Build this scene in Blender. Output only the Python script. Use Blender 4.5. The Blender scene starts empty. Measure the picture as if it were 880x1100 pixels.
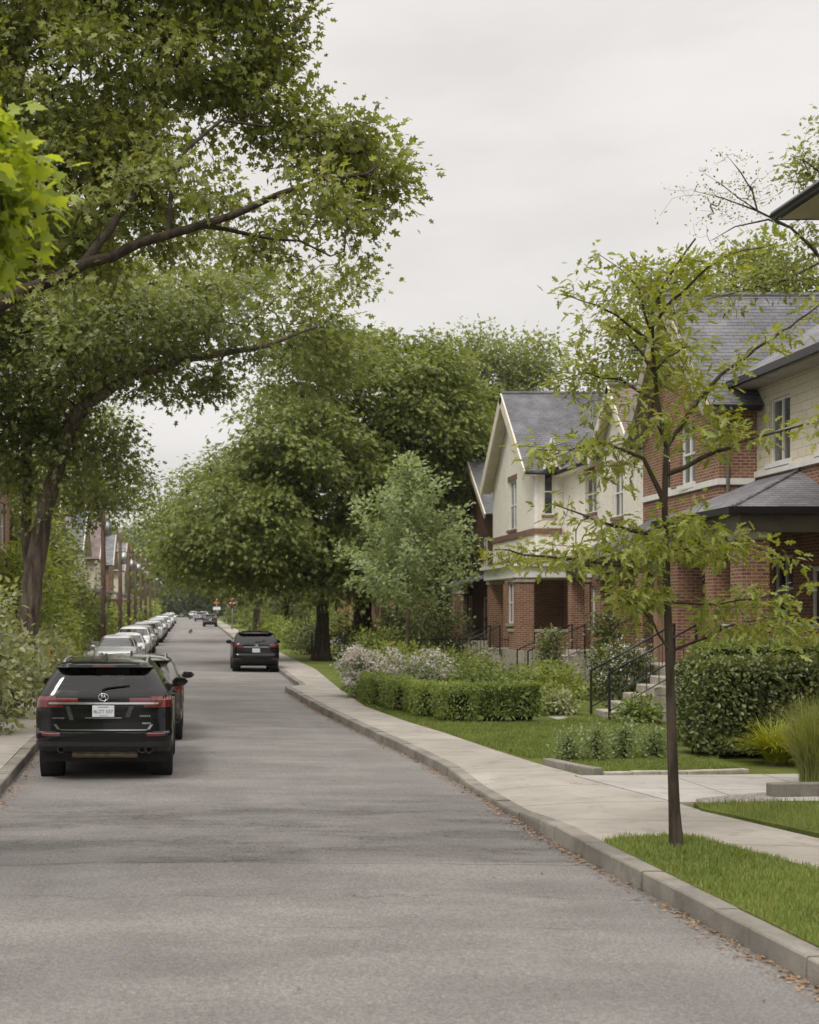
import bpy, math, random
import numpy as np
from mathutils import Vector, Matrix, noise

R = math.radians
scene = bpy.context.scene
COL = scene.collection
CAMZ, FPX, VX, VY = 2.35, 1500.0, 205.0, 658.0


def P(px, py, Y):
    """photo measurement -> metres: the point seen at (px, py) when it stands Y metres down the street"""
    return Vector(((px - VX) * Y / FPX, Y, CAMZ - (py - VY) * Y / FPX))


def gz(y):
    """the street climbs very slightly far away"""
    return float(np.interp(y, [-50, 70, 110, 150, 220, 300, 420, 900], [0, 0, .16, .42, .78, 1.1, 1.4, 1.6]))


def tag(o, label=None, cat=None, group=None, kind=None):
    if label: o['label'] = label
    if cat: o['category'] = cat
    if group: o['group'] = group
    if kind: o['kind'] = kind
    return o


def thing(name, label, cat, loc=(0, 0, 0), rz=0.0, group=None):
    o = bpy.data.objects.new(name, None)
    COL.objects.link(o)
    o.location = loc
    o.rotation_euler = (0, 0, rz)
    o.empty_display_size = .3
    return tag(o, label, cat, group)


def kids(o):
    return [c for c in scene.objects if c.parent == o]


def copy_tree(o, parent=None, table=None):
    if table is None:
        table = {}
        for c in scene.objects:
            if c.parent is not None:
                table.setdefault(c.parent.name, []).append(c)
    c = o.copy()
    COL.objects.link(c)
    c.parent = parent
    for ch in table.get(o.name, []):
        copy_tree(ch, c, table)
    return c


def root_of(o):
    while o.parent is not None:
        o = o.parent
    return o


def link_mesh(name, me, mats, parent=None):
    o = bpy.data.objects.new(name, me)
    COL.objects.link(o)
    if not isinstance(mats, (list, tuple)):
        mats = [mats]
    for m in mats:
        me.materials.append(m)
    if parent is not None:
        o.parent = parent
    return o


class MB:
    """collects shapes in world metres (or the car's own metres) and links them as one mesh object"""

    def __init__(s):
        s.v, s.f, s.m, s.sm = [], [], [], []

    def add(s, verts, faces, m=0, smooth=False):
        b = len(s.v)
        s.v += [tuple(p) for p in verts]
        for f in faces:
            s.f.append([b + i for i in f])
            s.m.append(m)
            s.sm.append(smooth)

    def box(s, x0, x1, y0, y1, z0, z1, m=0):
        v = [(x0, y0, z0), (x1, y0, z0), (x1, y1, z0), (x0, y1, z0), (x0, y0, z1), (x1, y0, z1), (x1, y1, z1), (x0, y1, z1)]
        s.add(v, [(0, 3, 2, 1), (4, 5, 6, 7), (0, 1, 5, 4), (1, 2, 6, 5), (2, 3, 7, 6), (3, 0, 4, 7)], m)

    def cbox(s, x0, x1, y0, y1, z0, z1, c=.01, m=0):
        """box with chamfered vertical and top edges"""
        c = min(c, (x1 - x0) * .45, (y1 - y0) * .45, (z1 - z0) * .45)

        def ring(i, z):
            return [(x0 + i + c, y0 + i, z), (x1 - i - c, y0 + i, z), (x1 - i, y0 + i + c, z), (x1 - i, y1 - i - c, z),
                    (x1 - i - c, y1 - i, z), (x0 + i + c, y1 - i, z), (x0 + i, y1 - i - c, z), (x0 + i, y0 + i + c, z)]
        v = ring(0, z0) + ring(0, z1 - c) + ring(c * .99 if (x1 - x0) > 2.2 * c else 0, z1)
        f = [tuple(range(7, -1, -1)), tuple(range(16, 24))]
        for k in (0, 8):
            for i in range(8):
                f.append((k + i, k + (i + 1) % 8, k + 8 + (i + 1) % 8, k + 8 + i))
        s.add(v, f, m)

    def fbox(s, fr, u0, u1, n0, n1, z0, z1, m=0):
        """box in a wall frame: fr = (origin, u direction, outward normal)"""
        o, u, n = fr
        v = []
        for z in (z0, z1):
            for (a, b) in ((u0, n0), (u1, n0), (u1, n1), (u0, n1)):
                p = o + u * a + n * b
                v.append((p.x, p.y, z))
        s.add(v, [(0, 3, 2, 1), (4, 5, 6, 7), (0, 1, 5, 4), (1, 2, 6, 5), (2, 3, 7, 6), (3, 0, 4, 7)], m)

    def quad(s, a, b, c, d, m=0):
        s.add([a, b, c, d], [(0, 1, 2, 3)], m)

    def slab(s, pts, t, m=0, m_under=None):
        """polygon given a thickness t downwards along its normal"""
        pts = [Vector(p) for p in pts]
        n = (pts[1] - pts[0]).cross(pts[2] - pts[0]).normalized()
        if n.z < 0:
            pts.reverse()
            n = -n
        k = len(pts)
        low = [p - n * t for p in pts]
        mu = m if m_under is None else m_under
        s.add(pts, [tuple(range(k))], m)
        s.add(low, [tuple(range(k - 1, -1, -1))], mu)
        mu = m
        for i in range(k):
            j = (i + 1) % k
            s.add([low[i], low[j], pts[j], pts[i]], [(0, 1, 2, 3)], mu)

    def prism(s, poly, axis, a0, a1, m=0):
        """poly: 2D points; axis 'x','y','z' is the extrusion axis"""
        k = len(poly)

        def p3(p, a):
            return (a, p[0], p[1]) if axis == 'x' else (p[0], a, p[1]) if axis == 'y' else (p[0], p[1], a)
        v = [p3(p, a0) for p in poly] + [p3(p, a1) for p in poly]
        f = [tuple(range(k - 1, -1, -1)), tuple(range(k, 2 * k))]
        for i in range(k):
            j = (i + 1) % k
            f.append((i, j, k + j, k + i))
        s.add(v, f, m)

    def tube(s, pts, rad, n=6, m=0, cap=True, smooth=True):
        pts = [Vector(p) for p in pts]
        if not isinstance(rad, (list, tuple)):
            rad = [rad] * len(pts)
        v = []
        ref = None
        for i, p in enumerate(pts):
            a = pts[max(i - 1, 0)]
            b = pts[min(i + 1, len(pts) - 1)]
            t = (b - a).normalized()
            if ref is None:
                ref = Vector((1, 0, 0)) if abs(t.x) < .8 else Vector((0, 1, 0))
            x = (ref - t * ref.dot(t)).normalized()
            y = t.cross(x)
            ref = x
            for k in range(n):
                an = 2 * math.pi * k / n
                v.append(p + (x * math.cos(an) + y * math.sin(an)) * rad[i])
        f = []
        for i in range(len(pts) - 1):
            for k in range(n):
                j = (k + 1) % n
                f.append((i * n + k, i * n + j, (i + 1) * n + j, (i + 1) * n + k))
        s.add(v, f, m, smooth)
        if cap:
            b = len(s.v) - len(v)
            s.f.append([b + k for k in range(n - 1, -1, -1)]); s.m.append(m); s.sm.append(False)
            s.f.append([b + (len(pts) - 1) * n + k for k in range(n)]); s.m.append(m); s.sm.append(False)

    def lathe(s, prof, centre, axis='z', n=20, m=0):
        """prof: (radius, height) pairs round an axis through centre"""
        v = []
        c = Vector(centre)
        for (r, h) in prof:
            for k in range(n):
                a = 2 * math.pi * k / n
                if axis == 'z':
                    v.append(c + Vector((r * math.cos(a), r * math.sin(a), h)))
                elif axis == 'x':
                    v.append(c + Vector((h, r * math.cos(a), r * math.sin(a))))
                else:
                    v.append(c + Vector((r * math.cos(a), h, r * math.sin(a))))
        f = []
        for i in range(len(prof) - 1):
            for k in range(n):
                j = (k + 1) % n
                f.append((i * n + k, i * n + j, (i + 1) * n + j, (i + 1) * n + k))
        s.add(v, f, m, True)

    def build(s, name, mats, parent=None, smooth=False, angle=None, bevel=0, local=False):
        me = bpy.data.meshes.new(name)
        off = Vector((0, 0, 0))
        if parent is not None and not local:
            off = Vector(root_of(parent).location)
        v = [(p[0] - off.x, p[1] - off.y, p[2] - off.z) for p in s.v]
        me.from_pydata(v, [], s.f)
        me.update()
        o = link_mesh(name, me, mats, parent)
        me.polygons.foreach_set('material_index', s.m)
        me.polygons.foreach_set('use_smooth', [True] * len(s.f) if smooth else s.sm)
        # metre-true box mapping: u runs level along the face, v runs up its slope
        uv = me.uv_layers.new(name='UVMap')
        co = np.array(s.v, dtype=np.float64).reshape(-1, 3)
        nl = len(me.loops)
        lv = np.empty(nl, dtype=np.int32); me.loops.foreach_get('vertex_index', lv)
        nrm = np.empty(len(me.polygons) * 3); me.polygons.foreach_get('normal', nrm); nrm = nrm.reshape(-1, 3)
        tot = np.empty(len(me.polygons), dtype=np.int32); me.polygons.foreach_get('loop_total', tot)
        ln = np.repeat(nrm, tot, axis=0)
        flip = np.where(ln[:, :1] + ln[:, 1:2] * .999 < 0, -1, 1)
        u = np.stack([-ln[:, 1], ln[:, 0], np.zeros(nl)], 1) * flip
        L = np.linalg.norm(u, axis=1, keepdims=True)
        u = np.where(L < .05, np.array([[1., 0, 0]]), u / np.maximum(L, 1e-9))
        w = np.cross(ln * flip, u)
        w = np.where(w[:, 2:3] < -.01, -w, w)
        p = co[lv]
        out = np.stack([(p * u).sum(1), (p * w).sum(1)], 1)
        uv.data.foreach_set('uv', out.astype(np.float32).ravel())
        if angle is not None:
            me.set_sharp_from_angle(angle=R(angle))
        if bevel:
            b = o.modifiers.new('edges', 'BEVEL')
            b.width = bevel; b.segments = 2; b.limit_method = 'ANGLE'
        return o


def fast_mesh(name, co, loops, sizes):
    me = bpy.data.meshes.new(name)
    me.vertices.add(len(co))
    me.vertices.foreach_set('co', np.ascontiguousarray(co, dtype=np.float32).ravel())
    me.loops.add(len(loops))
    me.loops.foreach_set('vertex_index', np.ascontiguousarray(loops, dtype=np.int32))
    me.polygons.add(len(sizes))
    st = np.zeros(len(sizes), dtype=np.int32)
    st[1:] = np.cumsum(sizes)[:-1]
    me.polygons.foreach_set('loop_start', st)
    me.polygons.foreach_set('loop_total', np.ascontiguousarray(sizes, dtype=np.int32))
    me.update(calc_edges=True)
    return me


# ------------------------------------------------------------------ materials
def new_mat(name):
    m = bpy.data.materials.new(name)
    m.use_nodes = True
    nt = m.node_tree
    return m, nt, nt.nodes['Principled BSDF']


def nd(nt, t, **kw):
    n = nt.nodes.new(t)
    for k, v in kw.items():
        if k.startswith('i_'):
            key = k[2:]
            n.inputs[int(key) if key.isdigit() else key.replace('_', ' ')].default_value = v
        else:
            setattr(n, k, v)
    return n


def rgb(c):
    return (c[0], c[1], c[2], 1)


def mix(nt, fac, a, b, mode='MIX'):
    n = nt.nodes.new('ShaderNodeMix')
    n.data_type = 'RGBA'; n.blend_type = mode
    for sock, v in ((n.inputs[0], fac), (n.inputs[6], a), (n.inputs[7], b)):
        if hasattr(v, 'is_linked'):
            nt.links.new(v, sock)
        elif isinstance(v, (tuple, list)):
            sock.default_value = rgb(v)
        else:
            sock.default_value = v
    return n.outputs[2]


def math_n(nt, op, a, b=None, clamp=False):
    n = nt.nodes.new('ShaderNodeMath')
    n.operation = op; n.use_clamp = clamp
    for i, v in enumerate((a, b)):
        if v is None:
            continue
        if hasattr(v, 'is_linked'):
            nt.links.new(v, n.inputs[i])
        else:
            n.inputs[i].default_value = v
    return n.outputs[0]


def noise_n(nt, scale, detail=3, rough=.55, vec=None, stretch=None):
    if vec is None:
        vec = nt.nodes.new('ShaderNodeTexCoord').outputs['Object']
    if stretch:
        mp = nt.nodes.new('ShaderNodeMapping')
        mp.inputs['Scale'].default_value = stretch
        nt.links.new(vec, mp.inputs['Vector'])
        vec = mp.outputs[0]
    n = nd(nt, 'ShaderNodeTexNoise', i_Scale=scale, i_Detail=detail, i_Roughness=rough)
    nt.links.new(vec, n.inputs['Vector'])
    return n.outputs['Fac']


def ramp(nt, fac, lo, hi, a=0.0, b=1.0):
    n = nt.nodes.new('ShaderNodeMapRange')
    n.interpolation_type = 'SMOOTHSTEP'
    nt.links.new(fac, n.inputs['Value'])
    n.inputs['From Min'].default_value = lo; n.inputs['From Max'].default_value = hi
    n.inputs['To Min'].default_value = a; n.inputs['To Max'].default_value = b
    return n.outputs[0]


def bump(nt, bsdf, h, strength=.3, dist=.01):
    b = nd(nt, 'ShaderNodeBump', i_Strength=strength, i_Distance=dist)
    nt.links.new(h, b.inputs['Height'])
    nt.links.new(b.outputs[0], bsdf.inputs['Normal'])


def plain(name, col, rough=.6, var=.12, scale=6, metal=0, spec=.4, bmp=0, coat=0):
    m, nt, b = new_mat(name)
    n = noise_n(nt, scale, 4)
    c = mix(nt, ramp(nt, n, .3, .7), tuple(x * (1 - var) for x in col), tuple(min(1, x * (1 + var)) for x in col))
    nt.links.new(c, b.inputs['Base Color'])
    b.inputs['Roughness'].default_value = rough
    b.inputs['Metallic'].default_value = metal
    b.inputs['Specular IOR Level'].default_value = spec
    b.inputs['Coat Weight'].default_value = coat
    b.inputs['Coat Roughness'].default_value = .05
    if bmp:
        bump(nt, b, noise_n(nt, scale * 6, 4), bmp, .01)
    return m


def brick_mat(name, c1, c2, mortar, bw=.215, bh=.07, mt=.009, grime=.3, bmp=.5):
    m, nt, b = new_mat(name)
    uv = nt.nodes.new('ShaderNodeTexCoord').outputs['UV']
    t = nd(nt, 'ShaderNodeTexBrick', i_Scale=1.0, i_Mortar_Size=mt, i_Mortar_Smooth=.15, i_Bias=-.1, i_Brick_Width=bw, i_Row_Height=bh)
    nt.links.new(uv, t.inputs['Vector'])
    t.inputs['Color1'].default_value = rgb(c1); t.inputs['Color2'].default_value = rgb(c2); t.inputs['Mortar'].default_value = rgb(mortar)
    big = noise_n(nt, 1.1, 5, .6)
    c = mix(nt, ramp(nt, big, .35, .75, 0, grime), t.outputs['Color'], tuple(x * .45 for x in c1))
    fine = noise_n(nt, 24, 3)
    c = mix(nt, ramp(nt, fine, .35, .7, 0, .35), c, tuple(min(1, x * 1.5 + .02) for x in c2))
    nt.links.new(c, b.inputs['Base Color'])
    b.inputs['Roughness'].default_value = .85
    b.inputs['Specular IOR Level'].default_value = .25
    inv = math_n(nt, 'SUBTRACT', 1.0, t.outputs['Fac'])
    bump(nt, b, inv, bmp, .012)
    return m


def shingle_mat(name, c1, c2):
    m, nt, b = new_mat(name)
    uv = nt.nodes.new('ShaderNodeTexCoord').outputs['UV']
    t = nd(nt, 'ShaderNodeTexBrick', i_Scale=1.0, i_Mortar_Size=.006, i_Mortar_Smooth=.5, i_Bias=0.0, i_Brick_Width=.26, i_Row_Height=.145)
    nt.links.new(uv, t.inputs['Vector'])
    t.inputs['Color1'].default_value = rgb(c1); t.inputs['Color2'].default_value = rgb(c2)
    t.inputs['Mortar'].default_value = rgb(tuple(x * .7 for x in c1))
    sep = nt.nodes.new('ShaderNodeSeparateXYZ'); nt.links.new(uv, sep.inputs[0])
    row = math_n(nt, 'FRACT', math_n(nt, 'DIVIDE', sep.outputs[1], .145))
    wear = noise_n(nt, 1.3, 5, .65)
    c = mix(nt, ramp(nt, wear, .4, .75, 0, .55), t.outputs['Color'], tuple(min(1, x * 1.7 + .02) for x in c2))
    g = noise_n(nt, 60, 2)
    c = mix(nt, ramp(nt, g, .3, .7, 0, .3), c, tuple(x * .5 for x in c1))
    row_shade = ramp(nt, row, .0, .2, .75, 0)  # shading line at each course's lower edge, painted into the colour
    c = mix(nt, row_shade, c, tuple(x * .28 for x in c1))
    nt.links.new(c, b.inputs['Base Color'])
    b.inputs['Roughness'].default_value = .9
    b.inputs['Specular IOR Level'].default_value = .2
    h = math_n(nt, 'SUBTRACT', math_n(nt, 'MULTIPLY', row, -1.0), t.outputs['Fac'])
    bump(nt, b, h, .8, .025)
    return m


def leaf_mat(name, dark, light, trans=.4, rough=.5, tcol=None, spec=.3, straw=0):
    m, nt, b = new_mat(name)
    geo = nt.nodes.new('ShaderNodeNewGeometry')
    rnd = geo.outputs['Random Per Island']
    patch = noise_n(nt, .7, 2)
    f = math_n(nt, 'ADD', math_n(nt, 'MULTIPLY', rnd, .65), math_n(nt, 'MULTIPLY', ramp(nt, patch, .3, .7), .35))
    c = mix(nt, f, dark, light)
    if straw:
        c = mix(nt, ramp(nt, rnd, 1 - straw, 1 - straw + .02), c, (.34, .29, .13))
    nt.links.new(c, b.inputs['Base Color'])
    b.inputs['Roughness'].default_value = rough
    b.inputs['Specular IOR Level'].default_value = spec
    tr = nt.nodes.new('ShaderNodeBsdfTranslucent')
    tc = mix(nt, 1.0, c, tcol or (1.6, 1.5, .55), 'MULTIPLY')
    nt.links.new(tc, tr.inputs['Color'])
    ms = nt.nodes.new('ShaderNodeMixShader')
    ms.inputs[0].default_value = trans
    nt.links.new(b.outputs[0], ms.inputs[1]); nt.links.new(tr.outputs[0], ms.inputs[2])
    nt.links.new(ms.outputs[0], nt.nodes['Material Output'].inputs['Surface'])
    return m


def bark_mat(name, c1, c2):
    m, nt, b = new_mat(name)
    n = noise_n(nt, 9, 5, .65, stretch=(1, 1, .18))
    k = noise_n(nt, 2, 3)
    c = mix(nt, ramp(nt, n, .35, .65), c1, c2)
    c = mix(nt, ramp(nt, k, .45, .7, 0, .4), c, (c2[0] * .9, c2[1] * 1.0, c2[2] * .8))
    nt.links.new(c, b.inputs['Base Color'])
    b.inputs['Roughness'].default_value = .95
    b.inputs['Specular IOR Level'].default_value = .15
    bump(nt, b, n, .9, .04)
    return m


def glass_mat(name, tint=(.3, .33, .32), rough=.02):
    """car glass: what is behind shows through the tint, the sky shows in the reflection"""
    m, nt, b = new_mat(name)
    t = nt.nodes.new('ShaderNodeBsdfTransparent'); t.inputs[0].default_value = rgb(tint)
    g = nt.nodes.new('ShaderNodeBsdfGlossy'); g.inputs['Roughness'].default_value = rough
    fr = nd(nt, 'ShaderNodeFresnel', i_IOR=1.55)
    ms = nt.nodes.new('ShaderNodeMixShader')
    nt.links.new(math_n(nt, 'MULTIPLY', fr.outputs[0], 1.05, True), ms.inputs[0])
    nt.links.new(t.outputs[0], ms.inputs[1]); nt.links.new(g.outputs[0], ms.inputs[2])
    nt.links.new(ms.outputs[0], nt.nodes['Material Output'].inputs['Surface'])
    return m


M = {}
M['brick'] = brick_mat('red_brick', (.135, .058, .034), (.285, .130, .076), (.36, .305, .24), mt=.012, bh=.076, grime=.42)
M['brick_dark'] = brick_mat('dark_red_brick', (.10, .045, .03), (.16, .072, .047), (.22, .185, .15))
M['brick_orange'] = brick_mat('orange_brick', (.32, .14, .07), (.38, .18, .09), (.35, .3, .25))
M['cream_brick'] = brick_mat('cream_painted_brick', (.68, .635, .54), (.74, .70, .605), (.57, .53, .45), grime=.2, bmp=.35)
M['siding'] = brick_mat('cream_shingle_siding', (.56, .51, .40), (.63, .58, .46), (.33, .29, .23), bw=.45, bh=.2, mt=.008, grime=.12)
M['shingle'] = shingle_mat('grey_roof_shingle', (.115, .115, .125), (.16, .158, .168))
M['shingle_pale'] = shingle_mat('pale_grey_roof_shingle', (.15, .15, .16), (.215, .21, .22))
M['shingle_brown'] = shingle_mat('brown_roof_shingle', (.16, .12, .115), (.22, .17, .165))
M['trim'] = plain('cream_painted_trim', (.62, .57, .46), .55, .08, 3)
M['trim_shaded'] = plain('shaded_cream_trim', (.36, .33, .265), .6, .1, 3)  # cream trim darkened: the shade on the gable edge is in the colour
M['white'] = plain('white_painted_wood', (.72, .71, .68), .5, .06, 4)
M['taupe'] = plain('taupe_painted_wood', (.19, .175, .145), .6, .12, 3)
M['gutter'] = plain('black_gutter', (.018, .018, .02), .35, .1, 5)
M['stone'] = plain('pale_stone', (.34, .31, .26), .85, .2, 7, bmp=.3)
M['brownstone'] = plain('brown_stone_trim', (.17, .095, .07), .85, .2, 6, bmp=.2)
M['dark_wood'] = plain('dark_stained_wood', (.055, .028, .017), .45, .3, 9)
M['tan_wood'] = plain('tan_painted_wood', (.33, .20, .13), .6, .12, 5)
M['interior_dark'] = plain('porch_ceiling_paint', (.10, .09, .075), .8, .1, 3)
M['iron'] = plain('black_wrought_iron', (.015, .016, .018), .4, .15, 20, spec=.5)
M['metal'] = plain('galvanised_metal', (.35, .36, .36), .4, .1, 12, metal=.8)
M['pole_wood'] = bark_mat('weathered_pole_wood', (.085, .055, .042), (.17, .115, .09))
M['bark'] = bark_mat('grey_brown_bark', (.06, .046, .035), (.17, .135, .105))
M['bark_dark'] = bark_mat('dark_bark', (.03, .023, .018), (.075, .058, .045))
M['bark_mid'] = bark_mat('brown_bark', (.042, .032, .024), (.115, .09, .068))
M['bark_young'] = bark_mat('young_tree_bark', (.035, .027, .021), (.085, .068, .052))
M['soil'] = plain('bare_soil', (.05, .038, .026), .95, .4, 14, bmp=.6)


def window_glass():
    m, nt, b = new_mat('window_glass')
    n = noise_n(nt, .8, 2)
    c = mix(nt, ramp(nt, n, .4, .6), (.015, .018, .021), (.13, .135, .13))
    nt.links.new(c, b.inputs['Base Color'])
    b.inputs['Roughness'].default_value = .04
    b.inputs['Specular IOR Level'].default_value = .9
    bump(nt, b, noise_n(nt, 2.2, 1), .05, .02)
    return m


M['pane'] = window_glass()


def asphalt():
    m, nt, b = new_mat('asphalt')
    tc = nt.nodes.new('ShaderNodeTexCoord').outputs['Object']
    sep = nt.nodes.new('ShaderNodeSeparateXYZ'); nt.links.new(tc, sep.inputs[0])
    x, y = sep.outputs[0], sep.outputs[1]
    fine = noise_n(nt, 70, 4, .7)
    fine2 = noise_n(nt, 210, 2, .6)
    mid = noise_n(nt, .9, 6, .62, stretch=(.55, 1, 1))
    lanes = noise_n(nt, .8, 4, .6, stretch=(1.2, .06, 1))
    wob = noise_n(nt, .9, 4, .6)
    c = mix(nt, ramp(nt, mid, .36, .66), (.178, .166, .158), (.232, .217, .207))
    c = mix(nt, ramp(nt, lanes, .45, .7, 0, .35), c, (.245, .236, .228))
    # the older, darker stretch beyond the seam and its worn patches
    yy = math_n(nt, 'ADD', y, math_n(nt, 'MULTIPLY', wob, .35))
    yy = math_n(nt, 'ADD', yy, math_n(nt, 'MULTIPLY', x, -.045))
    older = math_n(nt, 'MULTIPLY', ramp(nt, yy, 13.12, 13.2), ramp(nt, yy, 15.5, 19.5, 1, 0))
    spots = ramp(nt, noise_n(nt, 1.2, 6, .7, stretch=(.5, 1.1, 1)), .42, .64)
    c = mix(nt, math_n(nt, 'MULTIPLY', older, .26), c, (.085, .08, .075))
    c = mix(nt, math_n(nt, 'MULTIPLY', older, math_n(nt, 'MULTIPLY', spots, .5)), c, (.055, .058, .054))
    stain = ramp(nt, noise_n(nt, .34, 5, .6, stretch=(.7, 1.4, 1)), .56, .72)
    c = mix(nt, math_n(nt, 'MULTIPLY', stain, .32), c, (.10, .10, .096))
    pale = ramp(nt, noise_n(nt, .55, 5, .6, stretch=(.5, 1.3, 1)), .58, .75)
    c = mix(nt, math_n(nt, 'MULTIPLY', pale, .5), c, (.28, .27, .26))

    def crack(y0, w, amp, sc, lo):
        d = noise_n(nt, sc, 6, .6)
        yc = math_n(nt, 'ADD', math_n(nt, 'SUBTRACT', y, y0), math_n(nt, 'MULTIPLY', math_n(nt, 'SUBTRACT', d, .5), amp))
        line = ramp(nt, math_n(nt, 'ABSOLUTE', yc), w * .4, w, 1, 0)
        on = ramp(nt, noise_n(nt, .8, 2), lo, lo + .08)
        return math_n(nt, 'MULTIPLY', line, on)
    for a in ((11.55, .018, 1.3, .8, .47), (10.35, .018, .45, 1.1, .5), (13.0, .03, .35, .9, .34), (16.4, .03, .8, 1.0, .44), (14.6, .02, .9, 1.3, .5), (20.6, .025, .9, .7, .45), (28.5, .05, 1.4, .6, .42), (37, .06, 1.6, .5, .4)):
        c = mix(nt, math_n(nt, 'MULTIPLY', crack(*a), .4), c, (.03, .028, .026))
    v = nd(nt, 'ShaderNodeTexVoronoi', feature='DISTANCE_TO_EDGE', i_Scale=2.6)
    dist = nt.nodes.new('ShaderNodeVectorMath'); dist.operation = 'ADD'
    nz = nd(nt, 'ShaderNodeTexNoise', i_Scale=3.0, i_Detail=4.0)
    nt.links.new(tc, nz.inputs['Vector']); nt.links.new(tc, dist.inputs[0]); nt.links.new(nz.outputs['Color'], dist.inputs[1])
    nt.links.new(dist.outputs[0], v.inputs['Vector'])
    web = math_n(nt, 'MULTIPLY', ramp(nt, v.outputs['Distance'], .008, .03, 1, 0), math_n(nt, 'MULTIPLY', older, spots))
    c = mix(nt, math_n(nt, 'MULTIPLY', web, .75), c, (.028, .026, .024))
    band = noise_n(nt, .42, 4, .6, stretch=(.4, 1.5, 1))
    agg = noise_n(nt, 34, 3, .75)
    g = math_n(nt, 'MULTIPLY', ramp(nt, agg, .40, .62, 1.06, .76), ramp(nt, fine, .40, .66, .93, 1.42))
    g = math_n(nt, 'MULTIPLY', g, ramp(nt, fine2, .34, .54, .66, 1.04))
    g = math_n(nt, 'MULTIPLY', g, ramp(nt, band, .34, .66, .95, 1.04))
    gc = nt.nodes.new('ShaderNodeCombineColor')
    for k in range(3):
        nt.links.new(g, gc.inputs[k])
    c = mix(nt, 1.0, c, gc.outputs[0], 'MULTIPLY')
    nt.links.new(c, b.inputs['Base Color'])
    b.inputs['Roughness'].default_value = .88
    b.inputs['Specular IOR Level'].default_value = .25
    bump(nt, b, fine, .8, .014)
    return m


def concrete(name, a, bcol, joint=1.55, jx=False, rough=.9):
    m, nt, b = new_mat(name)
    tc = nt.nodes.new('ShaderNodeTexCoord').outputs['Object']
    sep = nt.nodes.new('ShaderNodeSeparateXYZ'); nt.links.new(tc, sep.inputs[0])
    big = noise_n(nt, .9, 6, .65)
    fine = noise_n(nt, 90, 3, .7)
    c = mix(nt, ramp(nt, big, .3, .72), a, bcol)
    c = mix(nt, ramp(nt, noise_n(nt, 2.4, 5, .7), .50, .72, 0, .65), c, tuple(x * .6 for x in a))
    c = mix(nt, ramp(nt, fine, .34, .62, .35, 0), c, tuple(x * .5 for x in a))
    if joint:
        # every bay has its own tone, tooled joints between
        t = math_n(nt, 'DIVIDE', math_n(nt, 'ADD', sep.outputs[1], math_n(nt, 'MULTIPLY', sep.outputs[0], .12)), joint)
        cell = math_n(nt, 'FLOOR', t)
        w = nd(nt, 'ShaderNodeTexWhiteNoise', noise_dimensions='1D'); nt.links.new(cell, w.inputs['W'])
        c = mix(nt, math_n(nt, 'MULTIPLY', w.outputs['Value'], .3), c, tuple(x * .72 for x in a))
        fr = math_n(nt, 'ABSOLUTE', math_n(nt, 'SUBTRACT', math_n(nt, 'FRACT', t), .5))
        line = ramp(nt, fr, .488, .496)
        if jx:
            t2 = math_n(nt, 'DIVIDE', sep.outputs[0], 1.3)
            fr2 = math_n(nt, 'ABSOLUTE', math_n(nt, 'SUBTRACT', math_n(nt, 'FRACT', t2), .5))
            line = math_n(nt, 'MAXIMUM', line, ramp(nt, fr2, .488, .496))
        c = mix(nt, math_n(nt, 'MULTIPLY', line, .75), c, (.07, .065, .055))
    nt.links.new(c, b.inputs['Base Color'])
    b.inputs['Roughness'].default_value = rough
    b.inputs['Specular IOR Level'].default_value = .25
    bump(nt, b, fine, .25, .006)
    return m


M['asphalt'] = asphalt()
M['sidewalk'] = concrete('sidewalk_concrete', (.31, .284, .248), (.43, .40, .355))
M['drive'] = concrete('driveway_concrete', (.38, .36, .33), (.45, .43, .395), 1.4, True)
M['kerb'] = concrete('kerb_concrete', (.16, .147, .127), (.315, .29, .252), 0)
M['gravel'] = plain('gravel_bed', (.26, .235, .21), .95, .45, 30, bmp=.8)


def lawn_mat():
    m, nt, b = new_mat('lawn_turf')
    n = noise_n(nt, 1.4, 5, .65)
    f = noise_n(nt, 60, 3, .7)
    c = mix(nt, ramp(nt, n, .3, .7), (.10, .125, .028), (.165, .185, .045))
    c = mix(nt, ramp(nt, f, .3, .6, .6, 0), c, (.03, .05, .012))
    nt.links.new(c, b.inputs['Base Color'])
    b.inputs['Roughness'].default_value = .95
    b.inputs['Specular IOR Level'].default_value = .1
    bump(nt, b, f, .6, .03)
    return m


M['lawn'] = lawn_mat()
M['ground'] = plain('yard_ground', (.06, .075, .03), .95, .4, 2)
M['grass_blade'] = leaf_mat('grass_blades', (.10, .148, .030), (.25, .30, .075), .3, .6, (1.3, 1.3, .5), .3, .07)
M['dry_leaf'] = leaf_mat('dry_leaf_litter', (.15, .085, .045), (.38, .26, .16), .1, .8, (1, 1, 1))
M['lf_oak'] = leaf_mat('oak_leaves', (.085, .105, .026), (.34, .375, .085), .36, .42, (1.5, 1.45, .7), .5)
M['lf_oak_pale'] = leaf_mat('pale_oak_leaves', (.095, .122, .04), (.31, .35, .12), .36, .42, (1.5, 1.45, .7), .5)
M['lf_bright'] = leaf_mat('bright_maple_leaves', (.20, .27, .03), (.37, .43, .075), .5, .45)
M['lf_young'] = leaf_mat('young_oak_leaves', (.125, .158, .028), (.32, .35, .08), .42, .42, None, .5)
M['lf_maple'] = leaf_mat('dark_maple_leaves', (.066, .09, .024), (.245, .285, .068), .34, .45, (1.5, 1.45, .7))
M['lf_maple2'] = leaf_mat('mid_green_leaves', (.082, .108, .028), (.275, .318, .08), .34, .45, (1.5, 1.45, .7))
M['lf_silver'] = leaf_mat('silver_green_leaves', (.135, .18, .085), (.37, .43, .22), .42, .42, (1.4, 1.4, .8), .5)
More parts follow.
